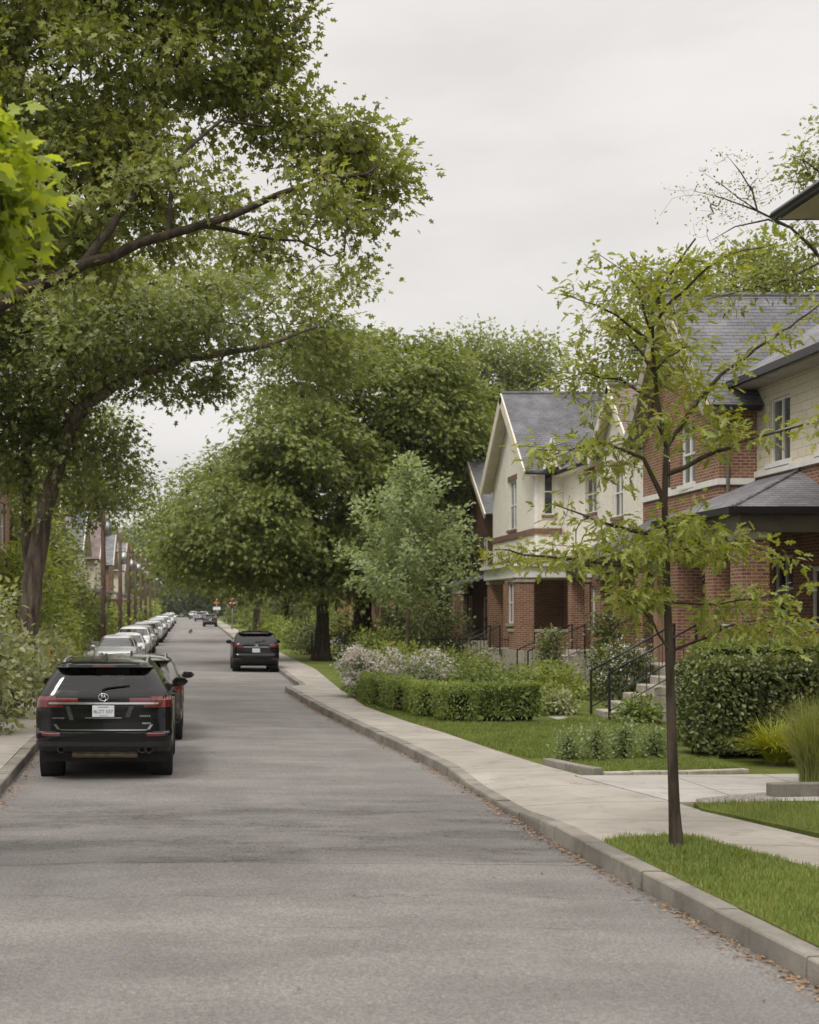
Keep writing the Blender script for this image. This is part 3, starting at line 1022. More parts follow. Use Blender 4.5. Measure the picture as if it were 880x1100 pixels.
class Shell:
    """a car body as stacked plan outlines"""
    NR, NC, NS, NF = 10, 6, 54, 10

    def __init__(s, spec):
        s.spec = spec
        zs = []
        lv = spec['lv']
        for a, b in zip(lv[:-1], lv[1:]):
            k = max(1, int(round((b[0] - a[0]) / .05)))
            zs += [a[0] + (b[0] - a[0]) * i / k for i in range(k)]
        s.z = zs + [lv[-1][0]]
        s.n = s.NR + s.NC + s.NS + s.NC + s.NF + 1

    def par(s, z):
        lv = np.array(s.spec['lv'])
        return [float(np.interp(z, lv[:, 0], lv[:, k])) for k in range(1, 6)]

    def outline(s, z):
        hw, yr, yf, rr, rf = s.par(z)
        rr = min(rr, hw * .6, (yf - yr) * .25); rf = min(rf, hw * .6, (yf - yr) * .25)
        pts = []
        for i in range(s.NR):
            x = (hw - rr) * i / s.NR
            pts.append((x, yr + .05 * (x / hw) ** 2))
        y0 = yr + .05 * ((hw - rr) / hw) ** 2
        for i in range(s.NC):
            a = math.pi / 2 * i / s.NC
            pts.append((hw - rr + rr * math.sin(a) ** .9, y0 + rr * (1 - math.cos(a)) ** 1.0))
        for i in range(s.NS):
            t = i / s.NS
            y = y0 + rr + (yf - .08 - rf - y0 - rr) * t
            pts.append((hw * (1 - .035 * max(0, t - .55) ** 2 * 4.9), y))
        xe = pts[-1][0]
        y1 = yf - .08 - rf
        for i in range(s.NC):
            a = math.pi / 2 * i / s.NC
            pts.append((xe - rf + rf * math.cos(a), y1 + rf * math.sin(a)))
        y2 = y1 + rf
        for i in range(s.NF + 1):
            t = i / s.NF
            x = (xe - rf) * (1 - t)
            pts.append((x, yf - (yf - y2) * (x / max(xe - rf, 1e-6)) ** 2))
        return pts

    def at(s, z, a, front=False):
        """point on the surface at height z, a metres along the outline from the rear (or front) centre; a < 0 is the left half"""
        o = s.outline(z)
        if front:
            o = o[::-1]
        d = abs(a)
        for (p, q) in zip(o[:-1], o[1:]):
            L = math.hypot(q[0] - p[0], q[1] - p[1])
            if d <= L or L == 0 and d == 0:
                t = d / L if L else 0
                x, y = p[0] + (q[0] - p[0]) * t, p[1] + (q[1] - p[1]) * t
                return (x if a >= 0 else -x, y, z)
            d -= L
        return (o[-1][0], o[-1][1], z)

    def patch(s, mb, a0, a1, z0, z1, off, front=False, m=0, na=8, nz=3, slant=0.0, mid=None):
        """a thin conformal piece standing off the shell; slant shifts the top edge sideways"""
        sg = 1 if front else -1

        def pt(i, j, o):
            z = z0 + (z1 - z0) * j / nz
            a = a0 + (a1 - a0) * i / na + slant * j / nz
            p = s.at(z, a, front)
            e = s.at(z, a + .01, front); b = s.at(z, a - .01, front)
            tx, ty = e[0] - b[0], e[1] - b[1]
            L = math.hypot(tx, ty) or 1
            nx, ny = (ty / L, -tx / L)
            if ny * sg < -.05 or (abs(ny) <= .05 and nx * p[0] < 0):
                nx, ny = -nx, -ny
            return (p[0] + nx * o, p[1] + ny * o, z)
        v, f = [], []
        for o in (off, -.02):
            for j in range(nz + 1):
                for i in range(na + 1):
                    v.append(pt(i, j, o))
        W = na + 1
        B = W * (nz + 1)
        for j in range(nz):
            for i in range(na):
                f.append((j * W + i, j * W + i + 1, (j + 1) * W + i + 1, (j + 1) * W + i))
        for i in range(na):
            f.append((i, B + i, B + i + 1, i + 1))
            k = nz * W
            f.append((k + i, k + i + 1, B + k + i + 1, B + k + i))
        for j in range(nz):
            f.append((j * W, (j + 1) * W, B + (j + 1) * W, B + j * W))
            f.append((j * W + na, B + j * W + na, B + (j + 1) * W + na, (j + 1) * W + na))
        mb.add(v, f, m, False)

    def body(s):
        """body faces and the glazed ones, keyed by window"""
        rows = [s.outline(z) for z in s.z]
        n, K = s.n, len(s.z)
        v = []
        for z, row in zip(s.z, rows):
            v += [[x, y, z] for (x, y) in row] + [[-x, y, z] for (x, y) in row]
        b0, b1 = s.spec['belt']
        ys0, ys1 = s.spec['side']
        c0, c1 = s.NR + s.NC, s.NR + s.NC + s.NS
        R_ = s.spec['wr'] + .055
        dead = set()
        for yw in s.spec['wb']:
            for k in range(K):
                for half in (0, 1):
                    for i in range(c0 - 3, c1 + 4):
                        q = k * 2 * n + half * n + i
                        x, y, z = v[q]
                        d = math.hypot(y - yw, z - s.spec['wr'])
                        if d < R_:
                            dead.add(q)
        faces, win = [], {}
        for k in range(K - 1):
            zm = (s.z[k] + s.z[k + 1]) / 2
            for half in (0, 1):
                for i in range(n - 1):
                    a = k * 2 * n + half * n + i
                    q = (a, a + 1, a + 1 + 2 * n, a + 2 * n)
                    if half:
                        q = q[::-1]
                    if all(j in dead for j in q):
                        continue
                    ym = sum(v[j][1] for j in q) / 4
                    key = None
                    if b0 < zm < b1:
                        if i < s.NR:
                            key = 'rear_window'
                        elif i >= c1 + 2:
                            key = 'windshield'
                        elif c0 + 2 <= i < c1 - 1:
                            t = (i - c0) / s.NS
                            pil = s.spec.get('pillars', (.30, .62))
                            if .02 < t < .97 and not any(abs(t - p) < .016 for p in pil):
                                key = 'side_window %d %d' % (half, sum(t > p for p in pil))
                    (win.setdefault(key, []) if key else faces).append(q)
        # pull the arch edge onto its circle
        used = {j for f in faces for j in f}
        for q in dead & used:
            x, y, z = v[q]
            yw = min(s.spec['wb'], key=lambda w: abs(w - y))
            d = math.hypot(y - yw, z - s.spec['wr'])
            if d > 1e-6:
                f = R_ / d
                v[q] = [x, yw + (y - yw) * f, s.spec['wr'] + (z - s.spec['wr']) * f]
        top = (K - 1) * 2 * n
        faces.append(tuple(range(top, top + n)) + tuple(range(top + 2 * n - 1, top + n - 1, -1)))
        return v, faces, win


def sub_mesh(name, v, faces, mat, parent, off=0.0, smooth=True, angle=None):
    idx = sorted({i for f in faces for i in f})
    mp = {i: k for k, i in enumerate(idx)}
    mb = MB()
    mb.add([v[i] for i in idx], [tuple(mp[i] for i in f) for f in faces], 0, smooth)
    return mb.build(name, mat, parent, local=True, smooth=smooth, angle=angle)


def text_mesh(name, body, size, mat, parent, mw, depth=.001):
    cu = bpy.data.curves.new(name, 'FONT')
    cu.body = body; cu.size = size; cu.align_x = 'CENTER'; cu.align_y = 'CENTER'; cu.extrude = depth
    t = bpy.data.objects.new(name + '_curve', cu)
    COL.objects.link(t)
    dg = bpy.context.evaluated_depsgraph_get()
    me = bpy.data.meshes.new_from_object(t.evaluated_get(dg))
    bpy.data.objects.remove(t)
    me.transform(mw)
    me.name = name
    me.materials.clear()
    return link_mesh(name, me, mat, parent)


def wheel(parent, x, y, r, sgn, detail=True):
    w = .24
    mb = MB()
    c = (x, y, r)
    prof = [(r * .62, -w * .42), (r * .80, -w * .5), (r * .95, -w * .48), (r, -w * .38), (r, w * .38), (r * .95, w * .48), (r * .80, w * .5), (r * .62, w * .42)]
    mb.lathe(prof, c, 'x', 28)
    if detail:
        for q in (-.18, 0, .18):
            mb.lathe([(r * 1.001, q * w - .012), (r * 1.006, q * w - .008), (r * 1.006, q * w + .008), (r * 1.001, q * w + .012)], c, 'x', 28)
    wh = mb.build('wheel', M['tyre'], parent, local=True, smooth=False, angle=50)
    rb = MB()
    o = sgn * w * .36
    rb.lathe([(.0, o), (r * .14, o + sgn * .015), (r * .16, o)], c, 'x', 16)
    rb.lathe([(r * .56, o - sgn * .02), (r * .62, o + sgn * .02), (r * .66, o + sgn * .01), (r * .66, o - sgn * .1)], c, 'x', 28)
    for k in range(5):
        a = 2 * math.pi * k / 5 + .3
        for da in (-.13, .13):
            d0 = Vector((0, math.cos(a + da * .6), math.sin(a + da * .6))); d1 = Vector((0, math.cos(a + da), math.sin(a + da)))
            p = Vector(c) + Vector((o, 0, 0))
            rb.tube([p + d0 * r * .12, p + d1 * r * .60], [r * .06, r * .045], 5)
    rb.lathe([(r * .60, o - sgn * .06), (0, o - sgn * .06)], c, 'x', 20, 1)
    rb.build('rim', [M['alloy'], M['plastic']], wh, local=True)
    return wh


def make_car(name, label, spec, pm, group=None, look='rear', plate=None, glass='cglass', emblem=True, suv=True):
    root = thing(name, label, 'car', (0, 0, 0), group=group)
    sh = Shell(spec)
    v, faces, win = sh.body()
    sub_mesh('body', v, faces, M[pm], root, angle=38)
    for key in win:
        sub_mesh(key.split()[0], v, win[key], M[glass if key != 'windshield' else 'cglass'], root)
    B0, B1 = spec['belt']
    # cabin: floor, seats, dash
    mb = MB()
    hw = spec['lv'][6][1]
    mb.box(-hw + .1, hw - .1, .5, spec['L'] - .55, .24, .36)
    mb.box(-hw + .09, hw - .09, .45, spec['wb'][1] - .55, .36, .5)
    yd = spec['side'][1]
    mb.box(-hw + .12, hw - .12, yd - .5, yd - .05, .55, B0 - .07)
    rear = 1.25 if suv else 1.45
    ht = B0 + .02
    mb.cbox(-hw + .18, hw - .18, rear, rear + .16, .5, ht - .05, .05)
    for x in (-.42, .0, .42):
        mb.cbox(x - .13, x + .13, rear + .02, rear + .12, ht - .02, ht + .14, .04)
    for x in (-.40, .40):
        mb.cbox(x - .25, x + .25, rear + .95, rear + 1.13, .5, ht + .06, .06)
        mb.cbox(x - .14, x + .14, rear + .98, rear + 1.09, ht + .09, ht + .28, .05)
        mb.cbox(x - .25, x + .25, rear + .95, rear + 1.5, .5, .68, .05)
    mb.build('cabin', M['cabin'], root, local=True)
    # wheel wells
    for yw in spec['wb']:
        for sx in (-1, 1):
            mb = MB()
            x0, x1 = sx * (spec['track'] - .2), sx * (spec['track'] + .11)
            mb.lathe([(spec['wr'] + .055, x1), (spec['wr'] + .05, x0), (0, x0)], (0, yw, spec['wr']), 'x', 24)
            mb.build('wheel_arch', M['plastic'], root, local=True)
    for yw in spec['wb']:
        for sx in (-1, 1):
            wheel(root, sx * spec['track'], yw, spec['wr'], sx)
    # rear end
    zl = B0 - .17 if suv else .72
    for sx in (-1, 1):
        mb = MB()
        if spec is SUV:
            sh.patch(mb, *sorted((sx * .66, sx * 1.06)), 1.035, 1.185, .012, na=10)
            sh.patch(mb, *sorted((sx * .36, sx * .655)), 1.10, 1.165, .012)
            sh.patch(mb, *sorted((sx * .56, sx * .655)), 1.035, 1.07, .010)
        elif spec is CUV:
            sh.patch(mb, *sorted((sx * .52, sx * 1.04)), .97, 1.11, .012, na=10)
        else:
            sh.patch(mb, *sorted((sx * .5, sx * 1.0)), .64, .80, .012, na=10)
        mb.build('taillight', M['red_lens'], root, local=True)
        mb = MB()
        zr = .64 if spec is SUV else .5
        sh.patch(mb, *sorted((sx * .60, sx * .86)), zr, zr + .045, .006)
        mb.build('reflector', M['red_lens'], root, local=True)
        mb = MB()
        hl = (.80, .96) if suv else (.60, .74)
        sh.patch(mb, *sorted((sx * .52, sx * .98)), hl[0], hl[1], .012, True, na=10)
        mb.build('headlight', M['lens'], root, local=True)
        # mirror
        mb = MB()
        ym, zm = spec['side'][1] - .28, B0 - .02
        xm = sx * (np.interp(zm, [l[0] for l in spec['lv']], [l[1] for l in spec['lv']]))
        c = Vector((sx * max(abs(xm) + .13, spec['lv'][6][1] + .075), ym, zm))
        prof = []
        for k in range(9):
            t = k / 8
            prof.append((max(.004, math.sin(math.pi * min(max(t, .02), .98)) ** .55) * .085, (t - .5) * .25))
        b0 = len(mb.v)
        mb.lathe(prof, (0, 0, 0), 'x', 14)
        mb.v[b0:] = [(p[0] + c.x, p[1] * 1.0 + c.y, p[2] * .95 + c.z) for p in mb.v[b0:]]
        mb.tube([(xm - sx * .03, ym + .04, zm - .07), (c.x, ym + .02, zm - .05)], [.03, .03], 6)
        mr = mb.build('mirror', M[pm], root, local=True, smooth=True)
        mb = MB()
        mb.cbox(c.x - .085, c.x + .085, ym - .088, ym - .08, zm - .055, zm + .055, .02)
        mb.build('mirror_glass', M['cglass_dark'], mr, local=True)
        # handles
        for yh in ((1.45, 2.45) if suv else (1.55, 2.5)):
            mb = MB()
            zh = B0 - .14
            xh = sx * np.interp(zh, [l[0] for l in spec['lv']], [l[1] for l in spec['lv']])
            mb.cbox(min(xh - sx * .01, xh + sx * .035), max(xh - sx * .01, xh + sx * .035), yh, yh + .2, zh - .018, zh + .018, .008)
            mb.build('door_handle', M[pm], root, local=True)
    # door gaps, sills
    zs = [l[0] for l in spec['lv']]; hs = [l[1] for l in spec['lv']]
    for sx in (-1, 1):
        for yg in (spec['wb'][0] + .42, (spec['wb'][0] + spec['wb'][1]) / 2 + .1, spec['wb'][1] - .42):
            mb = MB()
            pts = []
            for k in range(7):
                z = .36 + (B0 - .42) * k / 6
                pts.append((sx * (np.interp(z, zs, hs) - .001), yg, z))
            mb.tube(pts, .005, 4)
            mb.build('door_seam', M['plastic'], root, local=True)
        mb = MB()
        mb.cbox(min(sx * (hs[1] - .05), sx * (hs[1] + .015)), max(sx * (hs[1] - .05), sx * (hs[1] + .015)), spec['wb'][0] + spec['wr'] + .06, spec['wb'][1] - spec['wr'] - .06, .24, .38, .02)
        mb.build('side_sill', M['plastic'], root, local=True)
    # bumpers
    mb = MB()
    lo = spec['lv'][0][0] + .01
    if spec is SUV:
        sh.patch(mb, -1.02, 1.02, .37, .565, .008, na=24)
        sh.patch(mb, -.62, .62, .50, .535, .02, na=16)
    else:
        sh.patch(mb, -.95, .95, lo + .02, lo + .2, .008, na=24)
    mb.build('rear_bumper', M['plastic'], root, local=True)
    mb = MB()
    sh.patch(mb, -.62, .62, lo + .05, lo + .2, .010, True, na=16)
    gr = (.62, .86) if suv else (.46, .60)
    sh.patch(mb, -.44, .44, gr[0], gr[1], .010, True, na=12)
    mb.build('grille', M['plastic'], root, local=True)
    mb = MB()
    for k in range(3):
        zc = gr[0] + (gr[1] - gr[0]) * (k + .5) / 3
        sh.patch(mb, -.42, .42, zc - .012, zc + .012, .018, True, na=12, nz=1)
    mb.build('grille_bar', M['chrome'], root, local=True)
    # number plates
    for front in (False, True):
        zc = (.985 if spec is SUV else .86 if spec is CUV else .62) if not front else (.5 if suv else .40)
        y = sh.at(zc, 0.0, front)[1] + (.032 if front else -.032)
        mb = MB()
        mb.cbox(-.152, .152, y - .008, y + .008, zc - .077, zc + .077, .004)
        pl = mb.build('license_plate', M['plate'], root, local=True)
        if plate and not front:
            mw = Matrix.Translation((0, y - .0095, zc - .008)) @ Matrix.Rotation(R(90), 4, 'X')
            text_mesh('lettering', plate, .066, M['plate_ink'], pl, mw)
        if plate and not front:
            mb = MB()
            for (a, c_) in ((-.07, .07),):
                mb.box(a, c_, y - .0095, y - .008, zc + .052, zc + .062)
            mb.box(-.06, .06, y - .0095, y - .008, zc - .066, zc - .060)
            mb.build('plate_frame', M['plate_ink'], pl, local=True)
    if look == 'front':
        mb = MB()
        zc = gr[1] + .03
        y = sh.at(zc, 0, True)[1] + .012
        mb.lathe([(.0, -.004), (.055, -.004), (.055, .008), (.0, .008)], (0, y, zc), 'y', 16)
        mb.build('emblem', M['chrome'], root, local=True)
        return root
    # rear trim
    if spec is SUV:
        mb = MB()
        sh.patch(mb, -.76, .76, 1.078, 1.104, .022, na=24, nz=1)
        mb.build('chrome_strip', M['chrome'], root, local=True)
        mb = MB()
        sh.patch(mb, -.60, .60, .716, .730, .012, na=20, nz=1)
        sh.patch(mb, -.255, .25, .885, .895, .010, na=8, nz=1)
        for sx in (-1, 1):
            sh.patch(mb, *sorted((sx * .602, sx * .64)), .73, .80, .008, na=2, slant=sx * .05)
        mb.build('tailgate_trim', M['chrome'], root, local=True)
        # angular recess panels either side of the plate
        for (a, z) in ((-.47, .86), (.30, .90)):
            mb = MB()
            sh.patch(mb, a, a + .06, z, 1.05, .006, na=2, slant=.06 if a > 0 else -.06)
            mb.build('tailgate_crease', M['p_char'], root, local=True)
        mb = MB()
        for (x, z, w) in ((-.62, .885, .17), (.58, .915, .15), (.60, .815, .12)):
            k = 6
            for i in range(k):
                a = x - w / 2 + w * i / k
                sh.patch(mb, a, a + w / k * .6, z - .011, z + .011, .008, na=1, nz=1)
        mb.build('badge', M['chrome'], root, local=True)
        for sx in (-1, 1):
            for dx in ((0, .1) if sx > 0 else (0,)):
                mb = MB()
                c = (sx * .585 + dx - (.05 if sx > 0 else 0), sh.at(.46, .58)[1] - .05, .455)
                mb.lathe([(.052, 0), (.047, -.005), (.040, .0), (.038, .16)], c, 'y', 16)
                mb.build('exhaust_pipe', M['chrome' if False else 'plastic'], root, local=True)
        mb = MB()
        mb.tube([(-.46, .36, .37), (.46, .36, .37)], [.062, .062], 14)
        mb.tube([(-.3, .8, .33), (.3, .8, .33)], [.06, .06], 8)
        mb.build('muffler', M['under'], root, local=True)
    else:
        mb = MB()
        sh.patch(mb, -.5, .5, .985 if suv else .70, 1.005 if suv else .715, .014, na=14, nz=1)
        mb.build('chrome_strip', M['chrome'], root, local=True)
    if emblem:
        mb = MB()
        zc = 1.175 if spec is SUV else 1.06 if suv else .76
        y = sh.at(zc, 0)[1] - .03
        # an oval ring with two inward strokes meeting under a short bar
        ring = []
        for k in range(25):
            a = 2 * math.pi * k / 24
            ring.append((.068 * math.cos(a), y, zc + .05 * math.sin(a)))
        mb.tube(ring, .007, 6, cap=False)
        for sx in (-1, 1):
            mb.tube([(sx * .040, y, zc - .036), (sx * .012, y, zc + .036)], [.008, .006], 5)
        mb.tube([(-.020, y, zc + .004), (.020, y, zc + .004)], .006, 5)
        mb.build('emblem', M['chrome'], root, local=True)
    if suv:
        # rails, fin, wiper, spoiler lip with its brake lamp
        for sx in (-1, 1):
            mb = MB()
            top = spec['lv'][-1][0]
            x = sx * (.585 if spec is SUV else .60)
            mb.tube([(x, .50, top - .09), (x, .58, top - .035), (x, .9, top - .008), (x, 1.6, top - .004), (x, 2.05, top - .03), (x, 2.2, top - .09)], [.016, .018, .018, .018, .018, .014], 7)
            mb.build('roof_rail', M['metal'], root, local=True)
        mb = MB()
        t = spec['lv'][-1][0]
        mb.prism([(.62, t - .03), (.86, t - .015), (.70, t + .07), (.66, t + .072)], 'x', -.018, .018)
        mb.build('antenna', M['plastic'], root, local=True)
        mb = MB()
        zw = B0 + .03
        y = sh.at(zw, 0)[1] - .02
        mb.tube([(-.02, y, zw - .03), (.05, y - .01, zw + .01), (.36, sh.at(zw + .04, .36)[1] - .025, zw + .035)], [.022, .014, .009], 6)
        mb.build('wiper', M['plastic'], root, local=True)
        mb = MB()
        zt = spec['belt'][1] + .035
        sh.patch(mb, -.16, .16, zt, zt + .016, .006, na=8, nz=1)
        mb.build('brake_lamp', M['red_lens'], root, local=True)
    return root


def recolour(root, m):
    for c in kids(root):
        if c.name.startswith(('body', 'mirror', 'door_handle')):
            for sl in c.material_slots:
                sl.link = 'OBJECT'
                sl.material = M[m]


def park(o, x, y, facing_us=False, length=4.6, tilt=0.0):
    """x: car's middle; y: the distance of its nearest bumper"""
    z = gz(y + 2)
    if facing_us:
        o.location = (x, y + length, z); o.rotation_euler = (0, 0, math.pi + tilt)
    else:
        o.location = (x, y, z); o.rotation_euler = (0, 0, tilt)
# ------------------------------------------------------------------ houses
UX, UY, UZ = Vector((1, 0, 0)), Vector((0, 1, 0)), Vector((0, 0, 1))


def frame(x, y, u, n):
    return (Vector((x, y, 0)), Vector(u), Vector(n))


def wall_face(mb, fr, u0, u1, z0, z1, holes=(), depth=.14, m=0, zsplit=None, m2=1, top=None):
    """a wall's face cut round its openings, with reveals; holes = (u0, u1, z0, z1)"""
    o, u, n = fr

    def pt(a, z, d=0.0):
        p = o + u * a - n * d
        return (p.x, p.y, z)
    us = sorted({u0, u1} | {h[0] for h in holes} | {h[1] for h in holes})
    zs = sorted({z0, z1} | {h[2] for h in holes} | {h[3] for h in holes} | ({zsplit} if zsplit and z0 < zsplit < z1 else set()))
    us = [a for a in us if u0 <= a <= u1]; zs = [z for z in zs if z0 <= z <= z1]
    for a, b in zip(us[:-1], us[1:]):
        for c, d in zip(zs[:-1], zs[1:]):
            am, cm = (a + b) / 2, (c + d) / 2
            if any(h[0] < am < h[1] and h[2] < cm < h[3] for h in holes):
                continue
            mm = m2 if zsplit and cm > zsplit else m
            q = [pt(a, c), pt(b, c), pt(b, d), pt(a, d)]
            if u.cross(UZ).dot(n) < 0:
                q.reverse()
            mb.quad(*q, mm)
    for h in holes:
        a, b, c, d = h
        mm = m2 if zsplit and (c + d) / 2 > zsplit else m
        mb.quad(pt(a, c), pt(a, d), pt(a, d, depth), pt(a, c, depth), mm)
        mb.quad(pt(b, c), pt(b, c, depth), pt(b, d, depth), pt(b, d), mm)
        mb.quad(pt(a, d), pt(b, d), pt(b, d, depth), pt(a, d, depth), mm)
        mb.quad(pt(a, c), pt(a, c, depth), pt(b, c, depth), pt(b, c), mm)


def window(root, fr, h, depth=.14, wood='white', sill='stone', lintel=None, bars=1, vbar=True):
    a, b, c, d = h
    mb = MB()
    f = .06
    n0, n1 = -depth + .004, -depth + .07
    mb.fbox(fr, a + .003, a + f, n0, n1, c + .003, d - .003)
    mb.fbox(fr, b - f, b - .003, n0, n1, c + .003, d - .003)
    mb.fbox(fr, a + f, b - f, n0, n1, c + .003, c + f)
    mb.fbox(fr, a + f, b - f, n0, n1, d - f, d - .003)
    for k in range(bars):
        zc = c + (d - c) * (k + 1) / (bars + 1)
        mb.fbox(fr, a + f, b - f, n0 + .006, n1 - .008, zc - .025, zc + .025)
    if vbar and b - a > .7:
        uc = (a + b) / 2
        mb.fbox(fr, uc - .03, uc + .03, n0 + .003, n1 - .004, c + f, d - f)
    w = mb.build('window', M[wood], root)
    g = MB()
    g.fbox(fr, a + .02, b - .02, -depth - .012, -depth + .022, c + .02, d - .02)
    g.build('pane', M['pane'], w)
    if sill:
        s = MB()
        s.fbox(fr, a - .08, b + .08, -depth + .072, .07, c - .12, c - .002)
        s.build('sill', M[sill], w)
    if lintel:
        s = MB()
        s.fbox(fr, a - .12, b + .12, -.05, .014, d + .002, d + .22)
        s.build('lintel', M[lintel], w)
    return w


def door(root, fr, h, mat='dark_wood', depth=.14):
    a, b, c, d = h
    mb = MB()
    mb.fbox(fr, a + .003, a + .09, -depth, -depth + .09, c, d - .003, 1)
    mb.fbox(fr, b - .09, b - .003, -depth, -depth + .09, c, d - .003, 1)
    mb.fbox(fr, a + .09, b - .09, -depth, -depth + .09, d - .1, d - .003, 1)
    mb.fbox(fr, a + .09, b - .09, -depth + .01, -depth + .05, c + .01, d - .1, 0)
    for (q0, q1) in ((.08, .42), (.5, .9)):
        z0, z1 = c + (d - c) * q0, c + (d - c) * q1
        mb.fbox(fr, a + .2, b - .2, -depth + .05, -depth + .062, z0, z1, 0)
    o = mb.build('door', [M[mat], M['white']], root)
    hb = MB()
    hb.fbox(fr, b - .2, b - .15, -depth + .062, -depth + .1, c + .95, c + 1.08)
    hb.build('handle', M['chrome'], o)
    if b - a > .8:
        g = MB()
        g.fbox(fr, a + .26, b - .26, -depth + .062, -depth + .068, c + (d - c) * .56, c + (d - c) * .86)
        g.build('pane', M['pane'], o)
    return o


def gable_roof(mb, x0, x1, ya, za, yl, zl, yh, zh, t=.16, m=0, mu=1):
    """ridge along x at (ya, za); eaves at (yl, zl) and (yh, zh)"""
    mb.slab([(x0, yl, zl), (x1, yl, zl), (x1, ya, za), (x0, ya, za)], t, m, mu)
    mb.slab([(x0, ya, za), (x1, ya, za), (x1, yh, zh), (x0, yh, zh)], t, m, mu)
    mb.tube([(x0 - .01, ya, za + .01), (x1, ya, za + .01)], .07, 6, m)


def barge(mb, x, ya, za, yl, zl, w=.26, t=.06, m=0):
    """board along a gable's edge"""
    d = Vector((0, yl - ya, zl - za)); L = d.length; d /= L
    n = Vector((0, -d.z, d.y))
    if n.z < 0:
        n = -n
    a, b = Vector((x, ya, za)) + n * .02, Vector((x, yl, zl)) + n * .02
    v = []
    for dx in (0, -t):
        for p in (a, b, b - n * w, a - n * w):
            v.append((p.x + dx, p.y, p.z))
    mb.add(v, [(0, 1, 2, 3), (7, 6, 5, 4), (0, 4, 5, 1), (1, 5, 6, 2), (2, 6, 7, 3), (3, 7, 4, 0)], m)


def gable_fill(mb, x, y0, y1, z0, ya, za, m=0, th=.2):
    mb.prism([(y0, z0), (y1, z0), (ya, za)], 'x', x, x + th, m)


def brick_pillar(root, x0, x1, y0, y1, z0, z1, mat='brick', cap='stone'):
    mb = MB()
    mb.box(x0, x1, y0, y1, z0, z1 - .16, 0)
    mb.cbox(x0 - .05, x1 + .05, y0 - .05, y1 + .05, z1 - .158, z1, .015, 1)
    return mb.build('porch_column', [M[mat], M[cap]], root)


def half_wall(root, x0, x1, y0, y1, z0, z1, mat='brick'):
    mb = MB()
    mb.box(x0, x1, y0, y1, z0, z1 - .1, 0)
    mb.cbox(x0 - .04, x1 + .04, y0 - .04, y1 + .04, z1 - .098, z1, .015, 1)
    return mb.build('porch_wall', [M[mat], M['stone']], root)


def steps(root, x0, x1, y0, y1, z0, z1, n=6):
    """a flight rising along +x from (x0, z0) to (x1, z1)"""
    mb = MB()
    for k in range(n):
        a = x0 + (x1 - x0) * k / n
        zt = z0 + (z1 - z0) * (k + 1) / n
        mb.cbox(a, x1 - .002 * k, y0 - .001 * k, y1 + .001 * k, z0 + (z1 - z0) * k / n - (.1 if k == 0 else 0), zt, .02)
    return mb.build('front_steps', M['stone'], root)


def railing(name, label, pts_low, pts_high, ys, h=.95, n=7, group=None, scroll=True):
    """iron handrails on both sides of a flight: pts_low/high = (x, z) of the walking line"""
    (xa, za), (xb, zb) = pts_low, pts_high
    obs = []
    for y, lab in zip(ys, label):
        root = thing(name, lab, 'railing', (xa, y, za), group=group)
        mb = MB()
        mb.tube([(xa, y, za + h), (xb, y, zb + h)], .022, 6)
        mb.tube([(xa, y, za + .18), (xb, y, zb + .18)], .014, 5)
        if scroll:
            c = []
            for k in range(14):
                a = -math.pi / 2 + 2 * math.pi * .8 * k / 13
                r = .07 * (1 - .5 * k / 13)
                c.append((xa - .0 + math.cos(a) * r - .04, y, za + h + .06 + math.sin(a) * r))
            mb.tube([(xa, y, za + h)] + c[1:], .014, 5)
        mb.build('handrail', M['iron'], root)
        for q in (0, 1):
            x, z = (xa, za) if q == 0 else (xb, zb)
            pb = MB()
            pb.box(x - .022, x + .022, y - .022, y + .022, z - (.25 if q == 0 else .1), z + h + .02)
            pb.build('post', M['iron'], root)
        for k in range(1, n):
            t = k / n
            x, z = xa + (xb - xa) * t, za + (zb - za) * t
            sb = MB()
            sb.tube([(x, y, z + .17), (x, y, z + h)], .008, 5)
            sb.build('baluster', M['iron'], root)
        obs.append(root)
    return obs


def chimney(root, x, y, z0, z1, mat='brick'):
    mb = MB()
    mb.box(x - .35, x + .35, y - .3, y + .3, z0, z1, 0)
    mb.cbox(x - .42, x + .42, y - .37, y + .37, z1 + .002, z1 + .12, .02, 1)
    mb.tube([(x, y, z1 + .1), (x, y, z1 + .45)], .11, 10, 2)
    return mb.build('chimney', [M[mat], M['stone'], M['brick_orange']], root)


